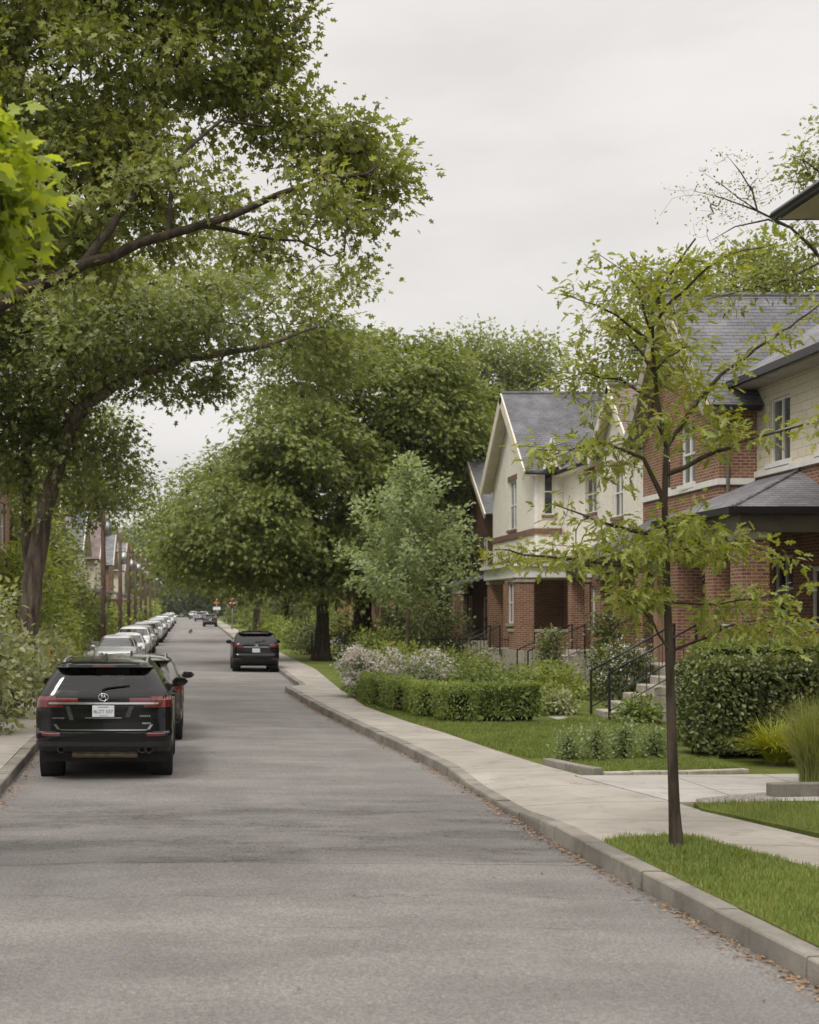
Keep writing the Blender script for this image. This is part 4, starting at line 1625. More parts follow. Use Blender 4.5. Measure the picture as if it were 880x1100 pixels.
def gable_house(name, label, x0, x1, y0, y1, eave, top, front, lower='brick', upper='cream_brick', split=3.6, roof='shingle', wood='white', porch=True, hip=False,
                wins=2, cham=True, group=None, over=.45):
    """a plain two storey house whose gable looks at the street; front = -1 when its street side is at x0, +1 when at x1"""
    g = gz((y0 + y1) / 2)
    xf = x0 if front < 0 else x1
    xb = x1 if front < 0 else x0
    root = thing(name, label, 'house', (xf, (y0 + y1) / 2, g))
    if group:
        root['group'] = group
    n = Vector((front, 0, 0))
    fr = frame(xf, 0, (0, 1, 0), n)
    W = y1 - y0
    holes, doors = [], []
    for k in range(wins):
        c = y0 + W * (k + .5) / wins
        holes.append((c - .55, c + .55, g + split + .9, g + split + 2.45))
    for k in range(wins):
        c = y0 + W * (k + .5) / wins
        if porch and k == 0:
            doors.append((c - .5, c + .5, g + 1.0, g + 3.1))
        else:
            holes.append((c - .6, c + .6, g + 1.75, g + 3.2))
    mb = MB()
    wall_face(mb, fr, y0, y1, g, g + eave, holes + doors, zsplit=g + split)
    # near and far side walls, each with its own openings
    for yy, nn in ((y0, -1), (y1, 1)):
        f2 = frame(0, yy, (1, 0, 0), (0, nn, 0))
        xa, xc = min(xf, xb), max(xf, xb)
        hs = [((xa + xc) / 2 - 2.4, (xa + xc) / 2 - 1.5, g + split + .9, g + split + 2.3), ((xa + xc) / 2 + 1.2, (xa + xc) / 2 + 2.1, g + split + .9, g + split + 2.3)] if nn < 0 else []
        wall_face(mb, f2, xa, xc, g, g + eave, hs, zsplit=g + split)
        for h in hs:
            window(root, f2, h, wood=wood, vbar=False)
    fb = frame(xb, 0, (0, 1, 0), -n)
    wall_face(mb, fb, y0, y1, g, g + eave, (), zsplit=g + split)
    ym = (y0 + y1) / 2
    if not hip:
        gable_fill(mb, xf + (.0 if front < 0 else -.2), y0, y1, g + eave, ym, g + top - .12, 1)
        gable_fill(mb, xb + (-.2 if front < 0 else .0), y0, y1, g + eave, ym, g + top - .12, 1)
    mb.build('wall', [M[lower], M[upper]], root)
    for h in holes:
        window(root, fr, h, wood=wood)
    for d in doors:
        door(root, fr, d)
    sl = (top - eave) / (W / 2)
    mb = MB()
    xo = xf + front * over
    xr = xb - front * .3
    ze = g + eave - over * sl + .1
    if hip:
        a = max(.2, abs(xo - xr) - W) / 2
        yl, yh = y0 - over, y1 + over
        hw = (yh - yl) / 2
        zt = g + eave + hw * .6
        c1 = (xo - front * hw, ym, zt); c2 = (xr + front * min(hw, abs(xo - xr) * .45), ym, zt)
        if abs(xo - xr) < 2 * hw:
            c1 = c2 = ((xo + xr) / 2, ym, zt)
        A, B, C_, D = (xo, yl, g + eave), (xr, yl, g + eave), (xr, yh, g + eave), (xo, yh, g + eave)
        mb.slab([A, B, c2, c1] if c1 != c2 else [A, B, c1], .12, 0, 1)
        mb.slab([D, A, c1], .12, 0, 1)
        mb.slab([C_, D, c1, c2] if c1 != c2 else [C_, D, c1], .12, 0, 1)
        mb.slab([B, C_, c2], .12, 0, 1)
    else:
        gable_roof(mb, min(xo, xr), max(xo, xr), ym, g + top + .1, y0 - over, ze, y1 + over, ze)
    rf = mb.build('roof', [M[roof], M['trim']], root)
    if not hip:
        mb = MB()
        for (ye) in (y0 - over, y1 + over):
            barge(mb, xo + (0.0 if front < 0 else .06), ym, g + top + .08, ye, ze - .02)
        mb.build('barge_board', M['trim'], root)
    for ye in (y0 - over - .05, y1 + over + .05):
        mb = MB()
        zz = (g + eave - .03) if hip else ze - .05
        mb.tube([(xo, ye, zz), (xr, ye, zz)], .065, 6)
        mb.build('gutter', M['gutter'], root)
    if hip:
        mb = MB()
        mb.tube([(xo + front * .05, y0 - over, g + eave - .03), (xo + front * .05, y1 + over, g + eave - .03)], .065, 6)
        mb.build('gutter', M['gutter'], root)
    if cham:
        zr = g + top if not hip else g + eave + 1.4
        chimney(root, xf - front * 5.2, ym + 1.0 + (1.2 if hip else 0), zr - 1.6, zr + .75)
    if porch:
        pd = 1.9
        xp = xf + front * pd
        xa, xc = min(xf + front * .01, xp), max(xf + front * .01, xp)
        mb = MB()
        mb.box(xa, xc, y0 + .05, y1 - .05, g, g + 1.0)
        mb.build('porch_floor', M['stone'], root)
        for yy in (y0 + .1, ym, y1 - .55):
            px = xp - front * .5
            brick_pillar(root, min(xp, px), max(xp, px), yy, yy + .45, g + 1.003, g + 3.4, lower)
        mb = MB()
        e = xp + front * .25
        mb.slab([(xf + front * .02, y0 - .1, g + 4.2), (xf + front * .02, y1 + .1, g + 4.2), (e, y1 + .1, g + 3.66), (e, y0 - .1, g + 3.66)], .12, 0, 1)
        mb.build('porch_roof', [M[roof], M['trim']], root)
        mb = MB()
        mb.box(min(xp, xp - front * .14), max(xp, xp - front * .14), y0 + .05, y1 - .05, g + 3.402, g + 3.6)
        mb.build('porch_beam', M['trim'], root)
        steps_x = (xp + front * 1.3, xp)
        mb = MB()
        for k in range(5):
            a = xp + front * 1.5 * (1 - k / 5)
            mb.box(min(a, xp), max(a, xp), y0 + .8 + .001 * k, y0 + 2.2 - .001 * k, g + .2 * k - .02, g + .2 * (k + 1))
        mb.build('front_steps', M['stone'], root)
    return root


def big_brick_house():
    """hip roofed cream wing, gabled brick wing, two porches"""
    root = thing('brick_house', 'red brick house with cream shingled upper wall, steep grey gable and deep hip roofed porches', 'house', (13.5, 33.3, .13))
    g = .12
    mb = MB()
    # wing with the cream upper storey
    frA = frame(13.5, 0, (0, 1, 0), (-1, 0, 0))
    hA = [(31.45, 32.6, 5.8, 7.3), (28.75, 30.0, 5.8, 7.3), (31.3, 32.35, 2.15, 3.65)]
    dA = [(29.35, 30.4, 1.2, 3.35)]
    wall_face(mb, frA, 27, 33.3, g, 7.75, hA + dA, zsplit=5.6)
    wall_face(mb, frame(0, 27, (1, 0, 0), (0, -1, 0)), 13.5, 24, g, 7.75, (), zsplit=5.6)
    wall_face(mb, frame(24, 0, (0, 1, 0), (1, 0, 0)), 27, 38.9, g, 7.3, (), zsplit=5.6, m2=0)
    # gabled wing
    frB = frame(12.6, 0, (0, 1, 0), (-1, 0, 0))
    hB = [(34.9, 35.95, 5.6, 7.15), (36.7, 37.35, 5.6, 7.15), (35.6, 36.2, 8.1, 9.1)]
    gB = [(34.3, 35.4, 1.9, 3.2)]
    dB = [(36.2, 37.2, 1.15, 3.2)]
    wall_face(mb, frB, 33.3, 38.9, g, 7.45, [h for h in hB if h[3] < 7.4] + gB + dB, m2=0)
    frS = frame(0, 33.3, (1, 0, 0), (0, -1, 0))
    wall_face(mb, frS, 12.6, 13.499, g, 7.6)
    wall_face(mb, frame(0, 38.9, (1, 0, 0), (0, 1, 0)), 12.6, 24, g, 7.45)
    gable_fill(mb, 12.602, 33.3, 38.9, 7.452, 36.1, 10.3, 0)
    mb.prism([(27.002, 7.75), (33.28, 7.75), (33.28, 7.9), (27.002, 7.9)], 'x', 13.502, 14.0, 1)
    mb.build('wall', [M['brick'], M['siding']], root)
    for h in hA[:2]:
        window(root, frA, h, sill='white', bars=1)
    window(root, frA, hA[2], sill='stone')
    door(root, frA, dA[0], 'dark_wood')
    for h in hB[:2]:
        window(root, frB, h, sill='white')
    window(root, frB, gB[0])
    door(root, frB, dB[0], 'tan_wood')
    # attic louvre
    mb = MB()
    fr = frame(12.6, 0, (0, 1, 0), (-1, 0, 0))
    mb.fbox(fr, 35.75, 36.45, .002, .05, 8.3, 9.1)
    for k in range(6):
        mb.fbox(fr, 35.8, 36.4, .05, .08, 8.36 + k * .12, 8.41 + k * .12)
    mb.build('attic_vent', M['trim'], root)
    # sill courses
    mb = MB()
    mb.fbox(frA, 27, 33.298, .002, .07, 5.56, 5.70)
    mb.fbox(frB, 33.3, 38.9, .002, .06, 5.40, 5.55)
    mb.fbox(frS, 12.54, 13.43, .002, .06, 5.40, 5.55)
    mb.build('string_course', M['white'], root)
    # roofs
    mb = MB()
    gable_roof(mb, 12.2, 24.3, 36.1, 10.55, 32.85, 7.25, 39.25, 7.15, .16, 0, 1)
    rf = mb.build('roof', [M['shingle'], M['trim']], root)
    mb = MB()
    mb.slab([(12.9, 26.2, 7.88), (12.9, 33.42, 7.88), (18.2, 33.42, 11.3), (18.2, 29.4, 11.3)], .13, 0, 1)
    mb.slab([(12.9, 26.2, 7.88), (18.2, 29.4, 11.3), (24.4, 26.2, 7.88)], .13, 0, 1)
    mb.slab([(24.4, 26.2, 7.88), (18.2, 29.4, 11.3), (18.2, 33.42, 11.3), (24.4, 33.42, 7.88)], .13, 0, 1)
    mb.build('hip_roof', [M['shingle_pale'], M['trim']], root)
    # eaves: soffit, fascia, gutter
    mb = MB()
    mb.box(12.93, 13.5, 26.25, 33.28, 7.66, 7.74)
    for (ye, ze) in ((32.85, 7.25), (39.25, 7.15)):
        barge(mb, 12.2, 36.1, 10.53, ye, ze - .03, .34, .07)
    # boxed underside of the gable overhang
    for (ye, ze) in ((32.9, 7.12), (39.2, 7.02)):
        a = Vector((12.22, 36.1, 10.34)); b = Vector((12.22, ye, ze))
        mb.slab([a, b, b + Vector((.38, 0, 0)), a + Vector((.38, 0, 0))], .05)
    mb.build('barge_board', M['trim_shaded'], root)
    mb = MB()
    mb.box(12.80, 12.92, 26.1, 33.45, 7.70, 7.87)
    mb.box(12.2, 13.4, 32.76, 32.86, 7.08, 7.22)
    mb.build('gutter', M['gutter'], root)
    mb = MB()
    mb.tube([(12.75, 33.2, 7.1), (12.78, 33.22, 6.9), (12.78, 33.22, .3)], .045, 8)
    mb.build('downpipe', M['taupe'], root)
    chimney(root, 19.5, 37.4, 8.6, 11.6)
    # porch of the cream wing
    mb = MB()
    mb.box(11.35, 13.498, 28.85, 33.28, g, 1.2)
    mb.build('porch_floor', M['stone'], root)
    for (y0, y1) in ((28.9, 29.5), (30.45, 30.95), (32.7, 33.2)):
        brick_pillar(root, 11.4, 11.98, y0, y1, 1.203, 4.02)
    half_wall(root, 11.45, 11.9, 29.52, 30.43, 1.203, 2.1)
    half_wall(root, 12.0, 13.49, 28.95, 29.2, 1.203, 2.1)
    mb = MB()
    mb.box(11.36, 11.75, 28.88, 33.25, 4.023, 4.36, 0)
    mb.box(11.752, 13.49, 28.88, 29.2, 4.023, 4.36, 0)
    mb.box(11.2, 13.49, 28.68, 33.28, 4.362, 4.42, 1)
    mb.build('porch_beam', [M['taupe'], M['interior_dark']], root)
    mb = MB()
    A, B, C_, D = (11.1, 28.6, 4.52), (13.52, 31.0, 5.52), (13.52, 33.3, 5.52), (11.1, 33.3, 4.52)
    mb.slab([A, B, C_, D], .07, 0, 1)
    mb.slab([A, (13.52, 28.6, 4.52), B], .07, 0, 1)
    mb.tube([A, B], .05, 6, 0)
    mb.build('porch_roof', [M['shingle_pale'], M['taupe']], root)
    mb = MB()
    mb.box(10.98, 11.1, 28.5, 33.3, 4.38, 4.52)
    mb.box(11.102, 13.49, 28.48, 28.6, 4.38, 4.52)
    mb.build('porch_gutter', M['gutter'], root)
    mb = MB()
    mb.cbox(10.35, 11.345, 28.4, 32.4, g, 1.195, .02)
    mb.build('landing', M['stone'], root)
    steps(root, 8.6, 10.345, 28.5, 29.7, .13, 1.19, 6)
    # lower porch of the gabled wing
    mb = MB()
    mb.box(11.3, 12.598, 33.5, 39.2, g, 1.1)
    mb.build('porch_floor', M['stone'], root)
    for (y0, y1) in ((34.0, 34.25), (37.05, 37.6), (38.7, 39.15)):
        brick_pillar(root, 11.35, 11.8 if y0 > 36 else 11.6, y0, y1, 1.103, 3.45, 'brick' if y0 > 36 else 'tan_wood')
    half_wall(root, 11.4, 11.7, 37.62, 38.68, 1.103, 1.95)
    mb = MB()
    mb.box(11.3, 11.6, 33.5, 39.2, 3.453, 3.72)
    mb.box(11.602, 12.59, 38.9, 39.2, 3.453, 3.72)
    mb.build('porch_beam', M['taupe'], root)
    mb = MB()
    A, B, C_, D = (11.05, 33.42, 3.85), (12.62, 33.42, 4.95), (12.62, 38.0, 4.95), (11.05, 39.5, 3.85)
    mb.slab([A, B, C_, D], .08, 0, 1)
    mb.slab([D, C_, (12.62, 39.5, 3.85)], .08, 0, 1)
    mb.build('porch_roof', [M['shingle'], M['taupe']], root)
    mb = MB()
    mb.box(10.95, 11.06, 33.42, 39.52, 3.70, 3.84)
    mb.build('porch_gutter', M['gutter'], root)
    return root


def cream_house():
    root = thing('cream_house', 'cream painted brick house with steep gables above a red brick ground floor and porch', 'house', (13.2, 53.6, .13))
    g = .12
    mb = MB()
    frW = frame(13.2, 0, (0, 1, 0), (-1, 0, 0))
    hW = [(56.6, 58.0, 5.75, 7.75), (57.0, 58.2, 1.9, 3.6)]
    hS = [(13.55, 13.95, 6.1, 7.9)]
    frS = frame(0, 53.6, (1, 0, 0), (0, -1, 0))
    frR = frame(14.3, 0, (0, 1, 0), (-1, 0, 0))
    dR = [(50.6, 51.6, 1.05, 3.2)]
    hR = [(49.0, 49.9, 1.5, 3.3), (49.2, 50.6, 5.9, 7.3)]
    frN = frame(14.05, 0, (0, 1, 0), (-1, 0, 0))
    hN = [(45.4, 46.5, 5.5, 7.1)]
    dN = [(46.9, 47.85, 1.1, 3.75)]
    wall_face(mb, frW, 53.6, 61, g, 8.0, hW, zsplit=4.5)
    wall_face(mb, frS, 13.2, 14.299, g, 8.0, hS, zsplit=4.5)
    wall_face(mb, frR, 48, 53.6, g, 7.8, hR + dR, zsplit=4.5)
    wall_face(mb, frN, 44, 48, g, 7.6, hN + dN, zsplit=4.5)
    wall_face(mb, frame(0, 44, (1, 0, 0), (0, -1, 0)), 14.05, 24, g, 7.6, (), zsplit=4.5)
    wall_face(mb, frame(0, 48, (1, 0, 0), (0, 1, 0)), 14.05, 14.299, g, 7.6, (), zsplit=4.5)
    wall_face(mb, frame(0, 61, (1, 0, 0), (0, 1, 0)), 13.2, 24, g, 8.0, (), zsplit=4.5)
    wall_face(mb, frame(24, 0, (0, 1, 0), (1, 0, 0)), 44, 61, g, 7.6, (), zsplit=4.5)
    gable_fill(mb, 13.202, 53.6, 61, 8.002, 57.3, 11.0, 1)
    gable_fill(mb, 14.052, 44, 48, 7.602, 46, 9.5, 1)
    mb.build('wall', [M['brick'], M['cream_brick']], root)
    for h in hW + hS + hR + hN:
        window(root, frS if h in hS else frW if h in hW else frR if h in hR else frN, h, lintel='brownstone' if h[2] > 5 else None, sill='brownstone' if h[2] > 5 else 'stone')
    door(root, frR, dR[0], 'tan_wood')
    door(root, frN, dN[0], 'white')
    mb = MB()
    mb.fbox(frW, 53.6, 61, .002, .06, 5.35, 5.58)
    mb.fbox(frS, 13.14, 14.24, .002, .06, 5.35, 5.58)
    mb.build('string_course', M['brownstone'], root)
    mb = MB()
    mb.fbox(frS, 13.19, 13.33, .002, .03, 4.5, 8.0)
    mb.fbox(frR, 53.2, 53.32, .002, .03, 4.5, 7.8)
    mb.build('corner_trim', M['white'], root)
    mb = MB()
    gable_roof(mb, 12.75, 24.2, 57.3, 11.35, 53.2, 7.75, 61.4, 7.75, .16)
    mb.build('roof', [M['shingle'], M['trim']], root)
    mb = MB()
    mb.slab([(13.95, 47.5, 7.75), (13.95, 54.2, 7.75), (19.5, 54.2, 10.9), (19.5, 47.5, 10.9)], .13, 0, 1)
    mb.tube([(13.9, 53.25, 7.85), (18.6, 56.9, 11.25)], .1, 5, 0)
    mb.slab([(24.2, 44, 7.7), (24.2, 54.2, 7.7), (19.5, 54.2, 10.9), (19.5, 44, 10.9)], .13, 0, 1)
    mb.slab([(16.5, 44.02, 9.2), (16.5, 47.98, 9.2), (19.5, 47.98, 10.9), (19.5, 44.02, 10.9)], .13, 0, 1)
    mb.build('side_roof', [M['shingle'], M['trim']], root)
    mb = MB()
    gable_roof(mb, 13.75, 19.0, 46, 9.85, 43.7, 7.55, 48.3, 7.55, .14)
    mb.build('cross_gable_roof', [M['shingle_brown'], M['trim']], root)
    mb = MB()
    for ye in (53.2, 61.4):
        barge(mb, 12.75, 57.3, 11.33, ye, 7.72, .42)
    for ye in (43.7, 48.3):
        barge(mb, 13.75, 46, 9.83, ye, 7.52, .3)
    for (ye, ze) in ((53.25, 7.6), (61.35, 7.6)):
        a = Vector((12.77, 57.3, 11.12)); b = Vector((12.77, ye, ze))
        mb.slab([a, b, b + Vector((.42, 0, 0)), a + Vector((.42, 0, 0))], .05)
    mb.box(13.9, 14.298, 48.0, 53.58, 7.55, 7.63)
    mb.build('barge_board', M['trim'], root)
    # little pointed gablet above the side window
    mb = MB()
    mb.prism([(13.52, 7.9), (13.98, 7.9), (13.75, 8.85)], 'y', 53.12, 53.62, 0)
    for (a, b) in (((13.47, 7.8), (13.75, 8.97)), ((13.75, 8.97), (14.03, 7.8))):
        dx, dz = b[0] - a[0], b[1] - a[1]
        L = math.hypot(dx, dz)
        nx, nz = -dz / L * .05, dx / L * .05
        mb.prism([a, b, (b[0] + nx, b[1] + nz), (a[0] + nx, a[1] + nz)], 'y', 53.05, 53.2, 1)
    mb.build('gablet', [M['trim'], M['white']], root)
    mb = MB()
    mb.tube([(13.9, 47.9, 7.62), (13.9, 53.1, 7.64), (13.9, 53.12, 7.66)], .07, 6)
    mb.tube([(12.78, 53.12, 7.66), (14.0, 53.12, 7.66)], .07, 6)
    mb.build('gutter', M['gutter'], root)
    chimney(root, 20, 57.8, 10.3, 12.2)
    # flat roofed porch
    mb = MB()
    mb.box(11.6, 14.298, 49.8, 55.0, g, 1.0)
    mb.build('porch_floor', M['stone'], root)
    for (x0, x1, y0, y1) in ((11.65, 12.25, 49.85, 50.4), (11.65, 12.15, 54.3, 54.85), (13.75, 14.25, 49.85, 50.25)):
        brick_pillar(root, x0, x1, y0, y1, 1.003, 3.6, 'brick')
    half_wall(root, 12.3, 13.7, 49.9, 50.1, 1.003, 1.75)
    half_wall(root, 11.7, 11.9, 50.45, 51.4, 1.003, 1.75)
    mb = MB()
    mb.box(11.55, 14.29, 49.75, 55.05, 3.603, 4.0, 0)
    mb.box(11.42, 14.29, 49.62, 55.2, 4.002, 4.12, 0)
    mb.build('porch_roof', [M['white']], root)
    steps(root, 9.9, 11.6, 52.0, 53.6, .13, 1.0, 5)
    # small roofed stoop under the near gable
    mb = MB()
    mb.box(12.9, 14.04, 44.0, 48, g, 1.1)
    mb.build('stoop', M['stone'], root)
    for (y0, y1) in ((44.05, 44.5), (47.5, 47.95)):
        brick_pillar(root, 12.95, 13.4, y0, y1, 1.103, 3.7)
    half_wall(root, 13.0, 13.25, 44.52, 45.4, 1.103, 1.9)
    mb = MB()
    mb.box(12.88, 14.04, 43.95, 48.05, 3.703, 3.95)
    mb.build('porch_beam', M['taupe'], root)
    mb = MB()
    mb.slab([(12.6, 43.75, 3.98), (14.06, 43.75, 4.75), (14.06, 48.2, 4.75), (12.6, 48.2, 3.98)], .1, 0, 1)
    mb.build('porch_roof', [M['shingle'], M['taupe']], root)
    steps(root, 11.2, 12.898, 45.6, 47.0, .13, 1.1, 6)
    return root
# ------------------------------------------------------------------ camera, sky, sun
def camera():
    cam = bpy.data.cameras.new('camera')
    o = bpy.data.objects.new('camera', cam)
    COL.objects.link(o)
    o.location = (0, 0, CAMZ)
    o.rotation_euler = (R(90), 0, 0)
    cam.sensor_width = 36
    cam.lens = 36 * FPX / 1100
    cam.shift_x = (440 - VX) / 1100
    cam.shift_y = (VY - 550) / 1100
    cam.clip_start = .1
    cam.clip_end = 3000
    cam.dof.use_dof = True
    cam.dof.focus_distance = 19
    cam.dof.aperture_fstop = 2.6
    scene.camera = o


SUN_EL, SUN_AZ = 52, 215


def light():
    w = bpy.data.worlds.new('World')
    scene.world = w
    w.use_nodes = True
    nt = w.node_tree
    bg = nt.nodes['Background']
    sky = nt.nodes.new('ShaderNodeTexSky')
    sky.sky_type = 'NISHITA'
    sky.sun_disc = False
    sky.sun_elevation = R(SUN_EL)
    sky.sun_rotation = R(SUN_AZ)
    tc = nt.nodes.new('ShaderNodeTexCoord').outputs['Generated']
    sep = nt.nodes.new('ShaderNodeSeparateXYZ'); nt.links.new(tc, sep.inputs[0])
    el = math_n(nt, 'MAXIMUM', sep.outputs[2], 0.0)
    # an overcast dome: the cloud deck is brighter overhead than near the horizon
    lum = math_n(nt, 'ADD', 6.15, math_n(nt, 'MULTIPLY', el, 1.5))
    lum = math_n(nt, 'ADD', lum, math_n(nt, 'MULTIPLY', math_n(nt, 'MAXIMUM', math_n(nt, 'SUBTRACT', el, .40), 0.0), 27.0))
    c1 = noise_n(nt, 3.2, 5, .55, vec=tc, stretch=(1, 1, 3.2))
    c2 = noise_n(nt, 1.3, 3, .5, vec=tc, stretch=(1, 1, 2.4))
    tone = math_n(nt, 'MULTIPLY', ramp(nt, c1, .32, .7, .91, 1.06), ramp(nt, c2, .3, .7, .90, 1.06))
    val = math_n(nt, 'MULTIPLY', lum, tone)
    comb = nt.nodes.new('ShaderNodeCombineColor')
    for i, k in enumerate((1.03, .99, .948)):
        nt.links.new(math_n(nt, 'MULTIPLY', val, k), comb.inputs[i])
    nt.links.new(mix(nt, .94, sky.outputs[0], comb.outputs[0]), bg.inputs['Color'])
    bg.inputs['Strength'].default_value = .125
    s = bpy.data.lights.new('sun', 'SUN')
    s.energy = 1.5
    s.angle = R(10)
    s.color = (1, .95, .88)
    o = bpy.data.objects.new('sun', s)
    COL.objects.link(o)
    # Blender's sky turns clockwise from +Y
    a, e = R(SUN_AZ), R(SUN_EL)
    d = Vector((math.sin(a) * math.cos(e), math.cos(a) * math.cos(e), math.sin(e)))
    o.rotation_euler = (-d).to_track_quat('-Z', 'Y').to_euler()
    v = scene.view_settings
    v.view_transform = 'Standard'
    v.look = 'None'
    v.exposure = 0.0
    v.gamma = 1.0
    v.use_curve_mapping = False


# ------------------------------------------------------------------ road, kerbs, pavements, lawns
KR = ([-2, 3, 5, 8.8, 13.6, 20, 23, 28.8, 33, 41.6, 42.0, 42.9, 57, 100, 400], [4.6, 4.3, 4.15, 3.95, 3.75, 3.69, 3.58, 3.25, 3.06, 2.82, 2.82, 3.36, 3.5, 3.42, 3.42])
KL = ([-2, 3, 10, 18, 23, 30, 36, 42, 400], [-2.0, -2.15, -2.3, -2.45, -2.6, -2.7, -3.1, -4.2, -4.2])
SR = ([-2, 3, 9.4, 11.8, 13.7, 15.5, 18.4, 20.4, 22.6, 25.9, 28.3, 33, 40, 55, 400], [9.4, 8.2, 7.0, 6.6, 6.16, 5.74, 5.41, 5.10, 4.89, 4.66, 4.4, 4.12, 4.3, 4.9, 4.9])
HK = ([-2, 14.6, 16.2, 18.6, 20.4, 400], [.155, .155, .06, .06, .14, .14])


def kr(y): return float(np.interp(y, *KR))
def kl(y): return float(np.interp(y, *KL))
def sr(y): return float(np.interp(y, *SR))
def hk(y): return float(np.interp(y, *HK))


YS = [-2 + .5 * i for i in range(100)] + [48 + 2 * i for i in range(30)] + [108 + 12 * i for i in range(25)]


def sheet(name, left, right, zfun, mat, cols=1, ys=YS, edge=0):
    mb = MB()
    v, f = [], []
    for y in ys:
        a, b = left(y), right(y)
        for c in range(cols + 1):
            t = c / cols
            v.append((a + (b - a) * t, y, gz(y) + zfun(y, t)))
    w = cols + 1
    for i in range(len(ys) - 1):
        for c in range(cols):
            f.append((i * w + c, i * w + c + 1, (i + 1) * w + c + 1, (i + 1) * w + c))
    mb.add(v, f, 0, True)
    if edge:
        # turned down edges so that the slab has a thickness
        for i in range(len(ys) - 1):
            for c in (0, cols):
                a, b = v[i * w + c], v[(i + 1) * w + c]
                mb.quad(a, b, (b[0], b[1], b[2] - edge), (a[0], a[1], a[2] - edge))
    o = mb.build(name, mat)
    o['kind'] = 'structure'
    return o


def kerb(name, xf, side, y0, y1, rng):
    """stones laid end to end; side +1: the pavement is at larger x"""
    mb = MB()
    y = y0
    while y < y1:
        L = rng.uniform(.95, 1.5) if y < 45 else 2.4 if y < 110 else 12
        ya, yb = y + .011, min(y + L, y1) - .011
        dx, dz = rng.uniform(-.009, .009), rng.uniform(-.007, .007)
        v = []
        ks = 3 if y < 110 else 2
        for k in range(ks):
            yy = ya + (yb - ya) * k / (ks - 1)
            x, h, g = xf(yy) + dx, hk(yy) + dz if side > 0 else .13 + dz, gz(yy)
            for (px, pz) in ((0, -.12), (.004, h * .55), (.006, h - .014), (.018, h - .001), (.185, h), (.205, h - .03), (.205, -.12)):
                v.append((x + px * side, yy, g + pz))
        n = 7
        f = []
        for k in range(ks - 1):
            for i in range(n - 1):
                f.append((k * n + i, k * n + i + 1, (k + 1) * n + i + 1, (k + 1) * n + i))
        f.append(tuple(range(n))); f.append(tuple(range((ks - 1) * n, ks * n)))
        mb.add(v, f, 0, False)
        y += L
    o = mb.build(name, M['kerb'], angle=40)
    o['kind'] = 'structure'
    return o


def flat_poly(name, pts, mat, z=0.0, kind='structure', skirt=.08):
    mb = MB()
    v = [(x, y, gz(y) + z) for (x, y) in pts]
    mb.add(v, [tuple(range(len(v)))])
    for i in range(len(v)):
        a, b = v[i], v[(i + 1) % len(v)]
        mb.quad(a, b, (b[0], b[1], b[2] - skirt), (a[0], a[1], a[2] - skirt))
    o = mb.build(name, mat)
    if kind:
        o['kind'] = kind
    return o


VERGE = [(kr(a) + .2, a) for a in (3, 5, 7, 8.8, 10.5, 12, 12.9, 13.4)] + [(4.13, 13.62), (4.9, 13.8), (5.12, 13.0), (5.38, 11.9), (5.98, 9.0), (7.0, 5), (7.4, 3)]
LAWN_NEAR = [(5.78, 16.05), (5.7, 15.6), (6.22, 13.8), (6.65, 11.85), (7.08, 9.6), (8.3, 3.2), (14, 3.2), (14, 16.3), (6.78, 16.2)]


def setting():
    rng = random.Random(5)
    mb = MB()
    v, f = [], []
    ys = [-60, 0, 70, 90, 110, 130, 150, 185, 220, 260, 300, 360, 420, 900]
    for y in ys:
        for x in (-400, -60, 60, 400):
            v.append((x, y, gz(y) - .05))
    for i in range(len(ys) - 1):
        for c in range(3):
            f.append((i * 4 + c, i * 4 + c + 1, i * 4 + c + 5, i * 4 + c + 4))
    mb.add(v, f, 0, True)
    o = mb.build('ground', M['ground']); o['kind'] = 'structure'
    sheet('road', lambda y: kl(y) - .03, lambda y: kr(y) + .03, lambda y, t: .035 * (1 - (2 * t - 1) ** 2) - .012, M['asphalt'], 8)
    kerb('kerb', kr, 1, -2, 396, rng)
    kerb('kerb', kl, -1, -2, 396, rng)
    sheet('sidewalk', lambda y: kr(y) + .2, sr, lambda y, t: (hk(y) - .012) * (1 - t) ** 2 + .135 * (1 - (1 - t) ** 2), M['sidewalk'], 5, edge=.1)
    sheet('sidewalk', lambda y: kl(y) - 1.5, lambda y: kl(y) - .2, lambda y, t: .122, M['sidewalk'], 2, edge=.1)
    sheet('lawn', sr, lambda y: 30, lambda y, t: .115 + (.02 if t else 0), M['lawn'], 4)
    sheet('yard', lambda y: -40, lambda y: kl(y) - 1.49, lambda y, t: .11, M['ground'], 3)
    flat_poly('driveway', [(5.2, 18.9), (5.4, 17.7), (5.64, 16.25), (6.78, 16.3), (9.8, 16.4), (9.8, 19.2), (7.15, 19.0), (5.83, 18.95)], M['drive'], .146)
    flat_poly('gravel_bed', [(5.97, 16.5), (5.83, 16.12), (6.87, 16.22), (7.05, 17.1), (6.6, 16.85)], M['gravel'], .152)
    flat_poly('verge', VERGE, M['lawn'], .155)
    flat_poly('front_lawn', LAWN_NEAR, M['lawn'], .165)
    flat_poly('garden_path', [(7.6, 28.5), (8.58, 28.5), (8.58, 29.7), (7.6, 29.7)], M['sidewalk'], .139)


